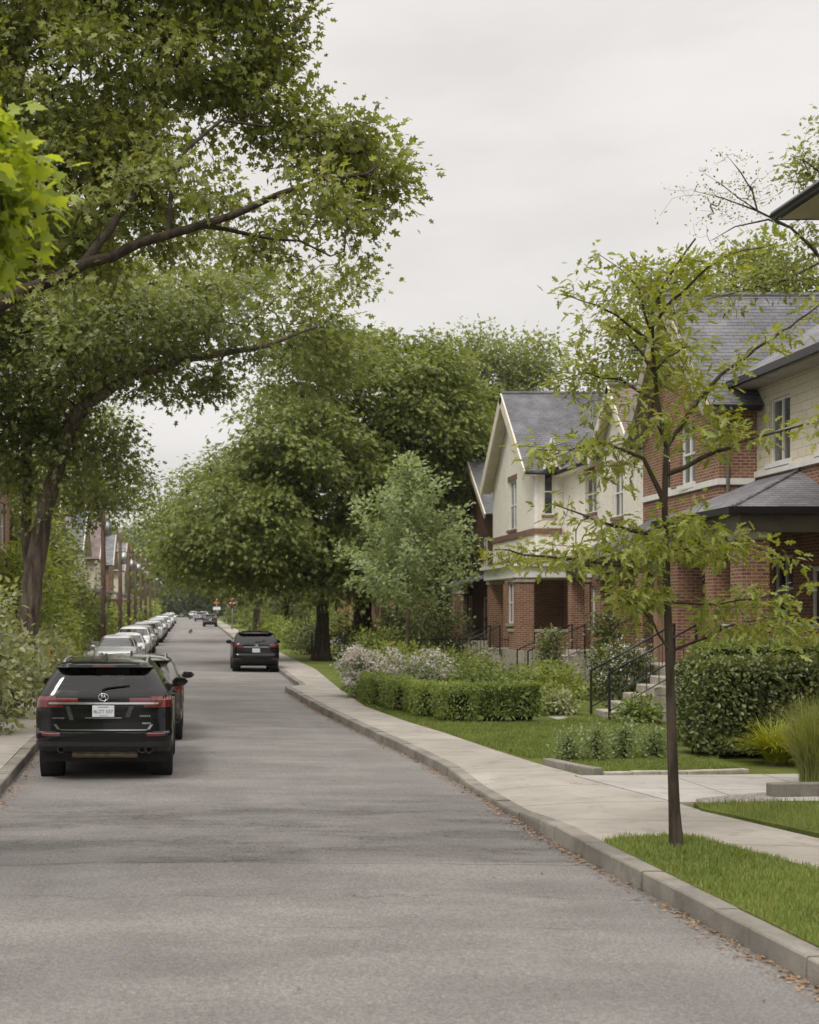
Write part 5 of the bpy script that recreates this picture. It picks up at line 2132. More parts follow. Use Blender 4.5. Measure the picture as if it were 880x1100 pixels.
def stones():
    """the stone edging round the small bed by the driveway"""
    rng = random.Random(8)

    def edge(label, pts, w, h, mat, step=.5):
        y = sum(p[1] for p in pts) / len(pts)
        root = thing('stone_edging', label, 'edging', (pts[0][0], pts[0][1], .13))
        a = [Vector((p[0], p[1], 0)) for p in pts]
        mb = MB()
        for p, q in zip(a[:-1], a[1:]):
            d = q - p
            L = d.length
            u = d / L
            k = max(1, int(L / step))
            n = Vector((-u.y, u.x, 0))
            for i in range(k):
                s0, s1 = L * i / k + .006, L * (i + 1) / k - .006
                fr = (p, u, n)
                hh = h * rng.uniform(.9, 1.08); o = rng.uniform(-.012, .012)
                mb.fbox(fr, s0, s1, -w / 2 + o, w / 2 + o, .1, .13 + hh)
        mb.build('stone', M[mat], root, bevel=.015)
    edge('grey kerb stone edging along the pavement side of the small shrub bed', [(5.2, 20.4), (5.35, 19.75), (5.58, 19.12)], .16, .10, 'kerb', .7)
    edge('rough white stone edging along the driveway in front of the four low shrubs', [(5.64, 19.08), (6.8, 19.2), (7.75, 19.45)], .14, .05, 'stone', .38)
    edge('grey concrete block edging in front of the tall feathery grass clump', [(6.93, 16.75), (8.5, 16.95)], .16, .19, 'kerb', 1.6)


def litter():
    rng = np.random.default_rng(4)
    n = 5200
    y = 4 + (rng.random(n) ** 1.5) * 36
    off = np.abs(rng.normal(size=n)) * .08
    x = np.array([kr(v) for v in y]) - .01 - off
    clump = np.array([noise.noise(Vector((v * .9, 3.1, 0))) for v in y])
    keep = rng.random(n) < .62 + clump * .9
    x, y = x[keep], y[keep]
    k2 = 900
    y2 = 8 + rng.random(k2) * 16
    x2 = np.array([kl(v) for v in y2]) + .02 + np.abs(rng.normal(size=k2)) * .12
    k3 = 420
    y3 = 7 + rng.random(k3) * 22
    x3 = rng.uniform(-2.2, 3.6, k3)
    x, y = np.concatenate([x, x2, x3]), np.concatenate([y, y2, y3])
    m = len(x)
    road_z = np.array([.035 * (1 - (2 * ((a - kl(b) + .03) / (kr(b) - kl(b) + .06)) - 1) ** 2) - .012 for a, b in zip(x, y)])
    pos = np.column_stack([x, y, road_z + .008 + rng.random(m) * .012])
    tip = unit(np.column_stack([rng.normal(size=m), rng.normal(size=m), rng.normal(size=m) * .12]))
    nrm = unit(np.column_stack([rng.normal(size=(m, 2)) * .35, np.ones(m)]))
    nrm = unit(nrm - tip * (nrm * tip).sum(1, keepdims=True))
    sz = rng.uniform(.016, .045, m)
    sz[-k3:] *= .7
    me = fast_mesh('leaf_litter', *leaf_arrays(pos, tip, nrm, sz, T_OVAL))
    o = link_mesh('leaf_litter', me, M['dry_leaf'])
    tag(o, 'small dry brown leaves lying in the gutter along both kerbs', 'leaf litter', kind='stuff')


def lawns_grass():
    grass_patch(VERGE, .155, 62000, .055, .006, 1, 'short green grass of the kerbside verge round the young tree')
    grass_patch(LAWN_NEAR, .165, 60000, .065, .006, 2, 'short green grass of the front lawn at the right edge')
    grass_patch([(5.42, 20.4), (5.7, 19.2), (7.75, 19.55), (7.9, 21.1), (5.28, 21.1)], .135, 16000, .06, .007, 3, 'short green grass in the small bed of low shrubs')
    grass_patch([(5.14, 21.2), (4.95, 22.8), (4.73, 25.6), (4.62, 26.6), (5.0, 27.7), (7.2, 28.1), (8.7, 30.2), (9.4, 24), (7.5, 22.6), (7.5, 21.1)], .135, 60000, .07, .009, 4, 'sunny green lawn between the low hedge and the low shrubs')
    grass_patch([(4.15, 33), (4.45, 28.3), (4.66, 26.5), (5.6, 27.8), (5.3, 36), (4.4, 40)], .135, 16000, .07, .010, 5, 'green grass strip along the foot of the low hedge')
# ------------------------------------------------------------------ the place
camera()
light()
setting()
stones()
litter()
lawns_grass()
big_brick_house()
cream_house()

# ---- neighbours
gable_house('brick_house', 'tall near house at the upper right edge showing only its eave corner', 11.15, 22, 14.5, 23.4, 9.3, 12.6, -1, lower='brick', upper='brick', hip=True, porch=False, wood='white', roof='shingle', cham=False, over=.95)
gable_house('dark_brick_house', 'dark brick house with white sash windows half hidden behind the cream house', 14.3, 23, 66.0, 73.4, 7.2, 9.8, -1, lower='brick_dark', upper='brick_dark', roof='shingle')
gable_house('brick_house', 'red brick house with white trim behind the two dark street tree trunks', 12.5, 22, 78, 86, 7.2, 10.6, -1, lower='brick', upper='cream_brick')
gable_house('brick_house', 'orange brick gable house far down the right side beyond the do not enter sign', 12.2, 21, 90, 98, 7.0, 10.2, -1, lower='brick_orange', upper='brick_orange')
gable_house('brick_house', 'farthest red brick gable house on the right side of the street', 12.0, 20, 112, 121, 7.0, 10.4, -1, lower='brick', upper='brick')
left_rows = [
    (-15.5, -6.35, 42, 49, 7.5, 9.6, 'brick', 'brick', 'shingle', 'red brick house at the left edge rising behind the leaning tree trunk', True),
    (-18, -8.2, 63, 71, 6.6, 9.6, 'brick_orange', 'brick_orange', 'shingle_brown', 'nearest orange brick gable house left of the utility poles', False),
    (-18, -8.2, 80, 88, 6.6, 9.4, 'brick_orange', 'cream_brick', 'shingle', 'orange brick house with cream gable left of the utility poles', False),
    (-18, -8.0, 98, 106, 6.8, 9.6, 'brick', 'cream_brick', 'shingle', 'red brick house with cream gable left of the utility poles', False),
    (-18, -8.0, 116, 124, 6.8, 9.8, 'brick_dark', 'siding', 'shingle_brown', 'dark brick house with brown roof left of the utility poles', False),
    (-18, -8.0, 136, 145, 6.8, 9.8, 'brick', 'brick', 'shingle_pale', 'red brick house with pale grey roof far down the left side', False),
    (-18, -8.0, 160, 170, 6.8, 10, 'brick_orange', 'siding', 'shingle_pale', 'farthest orange brick house on the left side', False),
]
for (x0, x1, y0, y1, e, t, lo, up, rf, lab, hip) in left_rows:
    gable_house('brick_house', lab, x0, x1, y0, y1, e, t, 1, lower=lo, upper=up, roof=rf, hip=hip, porch=not hip)

railing('stair_railing', ['black iron stair railing with scrolled end nearest the big clipped hedge', 'black iron stair railing on the far side of the brick house steps'], (8.53, .16), (10.3, 1.15), (28.45, 29.75))
railing('stair_railing', ['black iron stair railing on the near side of the cream house stoop', 'black iron stair railing on the far side of the cream house stoop'], (11.0, .14), (12.85, 1.0), (45.55, 47.05), scroll=False)
railing('stair_railing', ['black iron stair railing beside the brick column of the white topped porch', 'black iron stair railing beside the far column of the white topped porch'], (9.8, .14), (11.5, .9), (51.95, 53.65), scroll=False)


def iron_fence(label, x0, x1, y, h=1.0):
    root = thing('iron_fence', label, 'fence', (x0, y, .13))
    mb = MB()
    for z in (.2, h - .05):
        mb.box(x0, x1, y - .015, y + .015, .13 + z, .13 + z + .03)
    mb.build('rail', M['iron'], root)
    n = int((x1 - x0) / .14)
    mb = MB()
    for k in range(n + 1):
        x = x0 + (x1 - x0) * k / n
        mb.tube([(x, y, .13), (x, y, .13 + h), (x, y, .13 + h + .08)], [.009, .009, .002], 5)
    mb.build('picket', M['iron'], root)
    for x in (x0, x1):
        mb = MB()
        mb.box(x - .035, x + .035, y - .035, y + .035, .1, .13 + h + .12)
        mb.build('post', M['iron'], root)


iron_fence('black iron picket fence beyond the steps of the white topped porch', 8.9, 12.9, 56.6, 1.15)
iron_fence('black iron picket fence near the big maple trunk', 6.9, 11.6, 62.5, 1.1)
iron_fence('farther black iron picket fence beyond the big maple trunk', 6.2, 11.4, 71.5, 1.1)

# ---- cars
car_black = make_car('black_suv', 'black SUV parked at the left kerb seen from behind with chrome strip and white plate', SUV, 'p_black', plate='BLZT 537', glass='cglass')
park(car_black, -1.21, 19.3)
car_right = make_car('black_crossover', 'black crossover parked at the right kerb seen from behind under the big maple', CUV, 'p_black', plate=None, glass='cglass')
park(car_right, 2.57, 54.8)
car_two = copy_tree(car_right)
car_two.name = 'grey_crossover'
car_two['label'] = 'warm grey crossover parked just ahead of the black SUV and mostly hidden by it'
recolour(car_two, 'p_bronze')
park(car_two, -1.09, 25.0)
car_two.scale = (1.03, 1.03, .97)
ROW = 'cars parked in a row along the left kerb'
sed = make_car('sedan', 'pale silver sedan nearest in the left row, its windshield facing the camera', SEDAN, 'p_silver', ROW, look='front', suv=False, emblem=False)
suvf = make_car('parked_crossover', 'white crossover third in the left row of parked cars', CUV, 'p_white', ROW, look='front', suv=True)
park(sed, -3.05, 55.6, True, 4.6)
park(suvf, -2.95, 69.8, True, 4.55)
row = [(sed, 62.4, 'p_white', 'white sedan second in the left row of parked cars'),
       (suvf, 76.6, 'p_grey', 'grey crossover fourth in the left row of parked cars'),
       (sed, 83.2, 'p_char', 'dark grey sedan fifth in the left row of parked cars'),
       (suvf, 92.0, 'p_silver', 'silver crossover sixth in the left row of parked cars'),
       (suvf, 101.0, 'p_white', 'white crossover seventh in the left row of parked cars'),
       (sed, 109.0, 'p_blue', 'slate blue sedan eighth in the left row of parked cars'),
       (suvf, 118.0, 'p_silver', 'silver crossover ninth in the left row of parked cars'),
       (suvf, 128.0, 'p_grey', 'grey crossover tenth in the left row of parked cars'),
       (suvf, 142.0, 'p_white', 'white crossover eleventh in the left row of parked cars'),
       (sed, 158.0, 'p_silver', 'silver sedan twelfth in the left row of parked cars'),
       (suvf, 176.0, 'p_silver', 'silver crossover thirteenth in the left row of parked cars'),
       (suvf, 205.0, 'p_white', 'white crossover at the far end of the left row of parked cars')]
rr = random.Random(2)
for (src, y, m, lab) in row:
    o = copy_tree(src)
    o['label'] = lab
    recolour(o, m)
    park(o, -3.02 + rr.uniform(-.1, .1), y, True, 4.6)
for (src, x, y, m, lab, f) in [(car_right, 2.45, 176, 'p_char', 'small dark car parked at the right kerb short of the do not enter sign', False),
                               (car_right, 1.55, 235, 'p_grey', 'grey car in the distance in the road near the right kerb', False),
                               (suvf, .55, 275, 'p_silver', 'pale oncoming car farthest down the road', True),
                               (car_right, 2.45, 262, 'p_silver', 'distant pale car parked at the right kerb behind the grey one', False)]:
    o = copy_tree(src)
    o['label'] = lab
    if 'group' in o: del o['group']
    recolour(o, m)
    park(o, x, y, f, 4.5)

# ---- poles and signs
POLES = 'wooden utility poles along the left pavement'
for i, (x, y, h, lab) in enumerate([(-4.75, 75.8, 8.6, 'nearest dark wooden utility pole behind the left row of cars'), (-4.75, 94, 7.6, 'second wooden utility pole with a pale lamp head'), (-4.75, 107, 7.5, 'wooden utility pole between the lamp headed pole and the cross armed pole'), (-4.75, 120, 7.6, 'wooden utility pole with a clear cross arm against the trees'),
                                    (-4.75, 133, 7.6, 'thin wooden utility pole just past the clearly cross armed pole'), (-4.75, 147, 7.6, 'fourth from last wooden utility pole down the left side'), (-4.75, 164, 7.6, 'third from last wooden utility pole down the left side'), (-4.75, 186, 7.6, 'second from last wooden utility pole down the left side'),
                                    (-4.75, 212, 7.6, 'farthest wooden utility pole down the left side')]):
    z = gz(y)
    root = thing('utility_pole', lab, 'utility pole', (x, y, z), group=POLES)
    mb = MB()
    mb.tube([(x, y, z - .1), (x, y, z + h * .5), (x, y, z + h)], [.16, .14, .11], 12)
    mb.build('pole', M['pole_wood'], root)
    mb = MB()
    if i != 1:
        mb.box(x - 1.0, x + 1.0, y - .06, y + .06, z + h - .75, z + h - .63)
        mb.build('cross_arm', M['pole_wood'], root)
        for dx in (-.9, -.45, .45, .9):
            mb = MB()
            mb.lathe([(.0, 0), (.045, 0), (.06, .06), (.03, .1), (.05, .14), (0, .18)], (x + dx, y, z + h - .628), 'z', 8)
            mb.build('insulator', M['white'], root)
    else:
        mb.tube([(x, y, z + h - .02), (x + .02, y, z + h + .25)], [.1, .1], 10)
        mb.lathe([(.1, .2), (.2, .3), (.17, .5), (0, .56)], (x, y, z + h), 'z', 12)
        mb.build('lamp_head', M['white'], root)
    mb = MB()
    mb.tube([(x + .25, y, z + h - 2.1), (x + .25, y, z + h - 1.3)], [.2, .2], 12)
    mb.box(x + .1, x + .2, y - .04, y + .04, z + h - 1.8, z + h - 1.6)
    mb.build('transformer', M['metal'], root)
    mb = MB()
    mb.box(x + .12, x + .2, y - .14, y + .02, z + 2.3, z + 2.8)
    mb.build('meter_box', M['metal'], root)

M['sign_red'] = plain('red_sign_paint', (.42, .03, .035), .45, .08, 5)
M['sign_white'] = plain('white_sign_paint', (.75, .74, .73), .45, .05, 5)
M['sign_orange'] = plain('orange_sign_paint', (.50, .17, .06), .5, .1, 5)
M['sign_blue'] = plain('pale_blue_sign_paint', (.36, .44, .47), .5, .12, 9)
M['yellow_pipe'] = plain('yellow_pipe_paint', (.45, .36, .08), .5, .1, 9)
x, y = 4.35, 150.0
z = gz(y)
x = (249.5 - VX) * y / FPX
root = thing('road_sign', 'round red do not enter sign with a white bar on a tall post', 'sign', (x, y, z))
mb = MB(); mb.tube([(x, y + .05, z), (x, y + .05, z + 3.4)], .05, 8); mb.build('post', M['metal'], root)
zc = CAMZ - (648 - VY) * y / FPX
mb = MB(); mb.lathe([(0, -.02), (.5, -.02), (.5, 0), (0, 0)], (x, y, zc), 'y', 28); fc = mb.build('sign_face', M['sign_red'], root)
mb = MB(); mb.box(x - .38, x + .38, y - .028, y - .021, zc - .09, zc + .09); mb.build('white_bar', M['sign_white'], fc)
mb = MB(); mb.lathe([(.5, -.024), (.53, -.024), (.53, .002), (.5, .002)], (x, y, zc), 'y', 28); mb.build('rim', M['sign_white'], fc)
mb = MB(); mb.box(x - .12, x + .12, y - .1, y + .2, z, z + .5); mb.build('base', M['kerb'], root)
y = 185.0
x, z = (233 - VX) * y / FPX, gz(185)
root = thing('warning_sign', 'small orange diamond warning sign over a pale panel beyond the do not enter sign', 'sign', (x, y, z))
mb = MB(); mb.tube([(x, y + .05, z), (x, y + .05, z + 3.6)], .05, 6); mb.build('post', M['metal'], root)
mb = MB(); mb.prism([(x - .36, z + 3.1), (x, z + 2.74), (x + .36, z + 3.1), (x, z + 3.46)], 'y', y - .03, y - .01); mb.build('diamond_face', M['sign_orange'], root)
mb = MB(); mb.box(x - .5, x + .5, y - .03, y - .01, z + 2.1, z + 2.5); mb.build('panel', M['sign_white'], root)
# the little board and bent pipe beside the leaning trunk
y = 40.0
x = (40 - VX) * y / FPX
root = thing('garden_sign', 'small pale blue and white board on a post beside the leaning tree trunk', 'sign', (x, y, .12))
mb = MB(); mb.box(x - .05, x + .05, y - .03, y + .03, .1, 1.9); mb.build('post', M['sign_white'], root)
mb = MB(); mb.cbox(x - .14, x + .2, y - .07, y - .035, .95, 1.35, .02); mb.build('board', M['sign_blue'], root)
mb = MB(); mb.prism([(x - .13, 1.35), (x + .02, 1.35), (x - .02, 1.95), (x - .07, 1.95)], 'y', y - .065, y - .034); mb.build('cap_board', M['sign_white'], root)
x = (49 - VX) * y / FPX
root = thing('bent_pipe', 'yellow bent pipe post beside the pale blue board', 'pipe', (x, y, .12))
mb = MB(); mb.tube([(x - .25, y, 1.55), (x - .22, y, 1.5), (x, y, 1.47), (x + .07, y, 1.35), (x + .09, y, 1.1), (x + .09, y, .1)], [.05] * 6, 8); mb.build('pipe', M['yellow_pipe'], root)
mb = MB(); mb.lathe([(0, .0), (.09, .0), (.10, .2), (.07, .3), (0, .32)], (x - .25, y, 1.5), 'z', 10); mb.build('knob', M['yellow_pipe'], root)


# ---- the young oak on the verge
rng_y = random.Random(11)


def young_tree():
    base = (4.55, 13.08, .15)
    Y0 = 13.08

    def L(*pts):
        return [tuple(P(a, b, Y0 + d)) for (a, b, d) in pts]
    trunk = L((724.5, 870, 0), (722, 800, 0), (719, 700, .0), (716, 620, .02), (714, 540, .0), (716, 480, 0), (706, 430, 0), (701, 370, .05), (701, 335, .05), (713, 305, .1), (733, 275, .15), (747, 256, .2))
    limbs = [
        L((717, 482, 0), (745, 437, .15), (775, 402, .3), (830, 362, .5), (885, 325, .7), (905, 312, .8)),
        L((716, 522, 0), (755, 492, -.15), (800, 474, -.3), (845, 460, -.4), (880, 452, -.5)),
        L((714, 528, 0), (691, 492, .1), (650, 477, .2), (612, 482, .3), (580, 492, .35)),
        L((716, 575, 0), (690, 572, .15), (653, 563, .25), (617, 550, .35), (593, 542, .4)),
        L((717, 600, 0), (680, 608, -.1), (636, 602, -.25), (579, 598, -.4), (532, 590, -.5)),
        L((702, 362, 0), (685, 311, -.1), (666, 287, -.2), (645, 272, -.25)),
        L((701, 365, 0), (662, 339, -.25), (630, 324, -.4), (600, 318, -.5)),
        L((699, 388, 0), (673, 356, .2), (645, 345, .35)),
        L((705, 436, 0), (664, 408, .15), (630, 402, .25), (600, 408, .35)),
        L((702, 352, 0), (711, 337, -.1), (735, 313, -.25), (760, 287, -.4), (800, 268, -.5), (835, 262, -.6)),
        L((719, 648, 0), (770, 650, -.15), (812, 644, -.3), (850, 636, -.4)),
        L((721, 706, 0), (750, 688, .1), (785, 672, .25), (825, 662, .35), (858, 668, .4)),
        L((720, 690, 0), (700, 668, -.2), (683, 650, -.35), (668, 640, -.45)),
        L((717, 588, 0), (765, 585, .1), (815, 590, .2), (845, 598, .3)),
        L((716, 560, 0), (730, 555, -.5), (742, 560, -.95)),
        L((716, 470, 0), (705, 452, -.5), (690, 448, -.9)),
        L((702, 400, 0), (722, 380, -.4), (740, 372, -.8)),
        L((703, 410, 0), (712, 392, .5), (722, 380, .9)),
        L((717, 590, 0), (712, 580, .6), (700, 575, 1.0)),
    ]
    ex = []
    for l in limbs:
        pts = [Vector(p) for p in l]
        for a, b in zip(pts[1:-1], pts[2:]):
            k = max(2, int((b - a).length / .085))
            for i in range(k):
                q = a + (b - a) * (i / k)
                ex.append(q + Vector((rng_y.gauss(0, .09), rng_y.gauss(0, .2), rng_y.gauss(-.01, .065))))
        ex.append(pts[-1])
    for (px, py, rx, ry, n) in [(700, 300, 45, 25, 16), (745, 300, 30, 30, 14), (680, 350, 40, 22, 14), (725, 350, 25, 40, 16), (720, 400, 30, 40, 18), (640, 380, 30, 22, 10), (660, 430, 45, 22, 14),
                                (720, 575, 60, 22, 40), (670, 590, 60, 16, 26), (770, 590, 50, 14, 16), (690, 640, 34, 26, 30), (800, 650, 50, 20, 26), (785, 470, 60, 22, 24), (650, 500, 50, 16, 14), (820, 680, 45, 12, 12), (755, 430, 30, 25, 12), (600, 590, 50, 12, 14), (610, 480, 40, 14, 12)]:
        for k in range(int(n * .72)):
            q = P(px + rng_y.gauss(0, rx * .55), py + rng_y.gauss(0, ry * .55), Y0 + rng_y.gauss(0, .45))
            ex.append(q)
    rng = np.random.default_rng(12)
    root = thing('young_oak', 'slender young oak with thin straight trunk on the grass verge', 'tree', base)
    sk = Skeleton()
    sk.line([base] + trunk, seg=.2, r=(.053, .011))
    for k, l in enumerate(limbs):
        sk.line(l, seg=.12, jit=.008, rng=rng, r=(.024, .006) if k < 5 else (.016, .004))
    tg = np.array([tuple(e) for e in ex])
    sk.grow(tg, rng, seg=.12, jit=.008, bend=.4)
    sk.mesh('trunk', M['bark_young'], root, .055, .0028, 1.3, 8)
    lv = crown_leaves(rng, tg, 13, .098, .075, .55, T_NARROW, 1.0, .2, .55, None, .45)
    leaf_object('crown', [lv], M['lf_young'], root)


young_tree()

# ---- the big trees on the left
T0 = 25.0
def L0(Y, *pts):
    return [tuple(P(a, b, Y + d)) for (a, b, d) in pts]


tree('oak_tree', 'large oak at the left edge whose long limb reaches over the road', (-5.7, 24.6, .1),
     [[(-5.6, 24.7, 3), (-5.4, 24.8, 6.3), (-5.2, 25, 8.5), (-4.6, 25.2, 11), (-4.2, 25.2, 14)],
      [(-5.4, 24.8, 6.3)] + L0(22.9, (0, 325, 0), (90, 285, 0), (180, 252, .1), (250, 230, .3), (300, 208, .6), (350, 192, .9), (395, 186, 1.2)),
      L0(T0, (85, 287, -1.9), (140, 215, -1.2), (165, 150, .5), (172, 70, .8), (180, -20, 1)),
      L0(T0, (180, 252, -1.9), (185, 200, -1.7), (200, 160, -1.5), (240, 130, -1.2), (290, 135, -.9)),
      L0(T0, (170, 90, .7), (200, 60, .9), (225, 10, 1.0)),
      [(-5.2, 25, 8.5)] + L0(T0, (20, 170, .5), (50, 110, .6), (75, 70, .8), (90, 0, .9)),
      L0(T0, (215, 240, -1.8), (270, 250, -1.4), (320, 260, -.6), (355, 275, -.7))],
     px_blobs(25.9, [(60, 80, 170, 110), (240, 40, 88, 75), (285, 95, 55, 45), (335, 165, 65, 52, 1.2), (400, 185, 42, 42, 1.6), (375, 140, 35, 25, 1.2), (90, 210, 120, 75), (205, 185, 80, 50, .35), (310, 250, 62, 36, .8), (380, 245, 40, 30, .8), (345, 310, 40, 26, .3),
                   (140, -70, 200, 90), (-140, 90, 150, 190), (0, -150, 200, 120), (60, 265, 80, 50, .8)], .8, 1.2) + px_blobs(22.6, [(110, 235, 50, 30, .6), (210, 205, 60, 35, .5), (330, 215, 50, 30, .7), (60, 300, 40, 18, .5), (165, 160, 40, 40, .5)], .5, .3),
     n=1000, per=82, size=.15, rc=.27, flat=.6, tpl=T_SPRAY, leaf='lf_oak', bark='bark_dark', r_base=.42, r_tip=.008, seed=3, shell=.35, gap=.85, gscale=.85,
     limb_r={0: (.15, .028), 1: (.075, .025), 2: (.045, .02), 3: (.045, .02), 4: (.10, .03), 5: (.04, .015)}, trunk_r=(.42, .10), var=.5)

T1 = 37.0
tree('oak_tree', 'leaning forked oak behind the left bushes with dark twin stems', (-4.45, 37, .1),
     [L0(T1, (28, 690, 0), (36, 620, 0), (48, 550, 0), (62, 500, 0), (85, 440, -.6), (140, 402, -1.6), (200, 386, -2.0), (285, 372, -2.0), (340, 350, -1.4)),
      L0(T1, (34, 630, 0), (28, 560, .4), (31, 480, .7), (35, 400, .8), (30, 310, .8)),
      L0(T1, (75, 465, .1), (110, 420, -.6), (120, 360, -1), (130, 300, -1.2)),
      L0(T1, (245, 378, .35), (262, 352, .3), (300, 318, .2), (345, 285, 0))],
     px_blobs(T1, [(40, 400, 85, 75), (125, 360, 85, 55), (45, 495, 65, 50, .6), (95, 490, 45, 36, .5), (180, 335, 75, 42, .5), (245, 335, 62, 48, .5), (235, 295, 85, 42, .45), (320, 345, 48, 40, .55), (205, 418, 45, 22, .5), (150, 410, 30, 18, .4), (345, 385, 38, 48, .8), (110, 540, 30, 18, .25),
                   (-70, 380, 80, 120), (60, 300, 120, 50), (20, 555, 30, 22, .25), (375, 300, 35, 22, .25)], 1.0, 2.0),
     n=700, per=76, size=.165, rc=.36, flat=.6, tpl=T_SPRAY, leaf='lf_oak_pale', bark='bark', r_base=.40, r_tip=.010, seed=7, shell=.4, gap=.8, gscale=.7, limb_r={0: (.17, .04), 1: (.09, .03), 2: (.05, .015)}, trunk_r=(.33, .03), var=.5)

tree('bright_maple', 'bright yellow green maple branches hanging in at the upper left edge', (-4.2, 9.4, .1),
     [[(-4.15, 9.4, 2), (-4.0, 9.3, 4), (-3.6, 9.2, 5.6), (-3.3, 9.2, 7)], [(-4.05, 9.35, 3.6), (-3.0, 9.1, 4.6), (-2.0, 9.0, 5.0), (-1.35, 9.0, 5.1)], [(-3.0, 9.1, 4.6), (-2.1, 9.0, 5.4), (-1.5, 9, 5.5)]],
     [(-2.6, 9.0, 5.05, 1.22, .8, .55, .6), (-1.55, 9.0, 5.25, .5, .5, .42, 2.2), (-1.35, 9.0, 4.95, .38, .4, .36, 2.0), (-1.5, 9.0, 4.72, .35, .4, .2, 1.2), (-3.6, 9.3, 6.2, 1.7, 1.6, 1.2, .5), (-4.6, 9.5, 5.5, 1.4, 1.4, 1.0, .4)],
     n=300, per=18, size=.108, rc=.12, flat=.7, tpl=T_MAPLE, leaf='lf_bright', bark='bark', r_base=.14, r_tip=.004, seed=5, shell=.3, gap=.1, droop=.6, up=.9, out=.3, seg=.2)

# ---- street trees on the right
tree('maple_tree', 'broad dark maple leaning over the road above the black crossover', (6.06, 65, .13),
     [L0(65, (346, 690, 0), (347, 655, 0), (343, 610, 0), (338, 560, .3), (335, 500, .3), (330, 430, 0)),
      L0(65, (345, 630, 0), (300, 600, -.5), (255, 580, -1), (215, 585, -1.3)),
      L0(65, (341, 590, 0), (375, 550, .5), (400, 510, 1)),
      L0(65, (337, 545, .3), (300, 500, .2), (280, 470, 0))],
     px_blobs(65, [(345, 530, 92, 75), (255, 560, 72, 50), (210, 584, 40, 30), (315, 468, 62, 50), (330, 410, 58, 50), (385, 590, 55, 42), (285, 600, 62, 28), (330, 630, 45, 14, .3), (285, 500, 40, 30), (240, 606, 36, 14, .4), (360, 375, 45, 30), (185, 580, 22, 20, .8)], .95, 3),
     n=470, per=105, size=.25, rc=.66, flat=.2, sagr=.45, tpl=T_SPRAY, leaf='lf_maple', bark='bark_dark', r_base=.36, r_tip=.012, seed=21, shell=.5, gap=1.0, gscale=.6, droop=.5)
tree('maple_tree', 'tall dark maple with thick trunk between the big maple and the cream house', (8.9, 70, .13),
     [L0(70, (389, 690, 0), (390, 640, 0), (395, 560, 0), (410, 480, 0), (425, 410, 0)), L0(70, (392, 600, 0), (440, 540, .5), (475, 480, .8)), L0(70, (405, 500, 0), (385, 430, -.3), (380, 385, -.3))],
     px_blobs(70, [(425, 420, 66, 55), (395, 480, 70, 55), (470, 450, 55, 55), (485, 520, 48, 50), (440, 385, 38, 32), (395, 375, 40, 26), (455, 590, 55, 50), (400, 570, 50, 50), (500, 420, 28, 40), (470, 385, 28, 22), (515, 480, 26, 60)], .95, 2.5),
     n=420, per=100, size=.26, rc=.68, flat=.22, sagr=.45, tpl=T_SPRAY, leaf='lf_maple2', bark='bark_dark', r_base=.55, r_tip=.012, seed=22, shell=.5, gap=1.0, gscale=.4, droop=.5)
tree('shade_tree', 'tall grey green tree rising behind the roof of the cream house', (20.5, 92, .13),
     [[(20.5, 92, 5), (20.4, 92, 11), (20.3, 92, 18)]],
     px_blobs(92, [(525, 400, 48, 42), (560, 392, 38, 34), (500, 380, 30, 26), (590, 400, 24, 24, .6), (540, 450, 60, 40), (485, 430, 35, 40), (520, 365, 22, 14, .4)], .9, 2),
     n=420, per=40, size=.28, rc=.7, flat=.55, tpl=T_PLAIN, leaf='lf_oak_pale', bark='bark', r_base=.35, r_tip=.012, seed=23, shell=.45, gap=.5, gscale=.35)
tree('shade_tree', 'lighter green tree farther along the right side beyond the big maple', (4.9, 104, gz(104) + .12),
     [[(4.9, 104, 4), (4.6, 104, 8), (4.2, 104, 13)]],
     px_blobs(104, [(225, 535, 45, 38), (195, 575, 36, 32), (250, 510, 36, 26), (260, 580, 40, 36), (215, 610, 42, 26), (175, 560, 18, 20, .7), (265, 625, 32, 20)], .8, 3),
     n=420, per=46, size=.30, rc=.75, flat=.4, tpl=T_PLAIN, leaf='lf_maple2', bark='bark', r_base=.3, r_tip=.014, seed=24, shell=.5, gap=.4, gscale=.35, droop=.5)
def silver_maple():
    """ascending spiky branches with leaves along them"""
    r = random.Random(19)
    base = P(439, 715, 53); base.z = .13
    ax = lambda py: P(438, py, 53)
    limbs = [[tuple(P(438, b, 53)) for b in (690, 640, 590, 540, 492)]]
    pts = []
    for k in range(64):
        py = 662 - 168 * ((k + r.random()) / 64) ** .92
        reach = float(np.interp(py, [490, 520, 560, 600, 640, 665], [.25, .8, 1.65, 2.2, 2.5, 2.2])) * r.uniform(.72, 1.22)
        az = k * 2.4 + r.uniform(-.4, .4)
        a = ax(py)
        rise = r.uniform(.35, .75)
        n = max(2, int(reach / .19))
        for i in range(n + 1):
            t = .25 + .75 * i / n
            q = a + Vector((math.cos(az) * reach * t, math.sin(az) * reach * t, reach * rise * t ** 1.3))
            pts.append(tuple(q + Vector((r.gauss(0, .07), r.gauss(0, .07), r.gauss(0, .06)))))
    tree('young_maple', 'small silvery green young maple standing in front of the dark maples', tuple(base), limbs, [(base.x, 53, 4.6, .7, .7, 2.2)],
         n=24, per=20, size=.16, rc=.16, flat=.7, tpl=T_OVAL, leaf='lf_silver', bark='bark', r_base=.085, r_tip=.005, seed=25, shell=.2, gap=.3, seg=.22, trunk_r=(.085, .012), extra=pts, extra_leaf=(13, .16), droop=-.1)


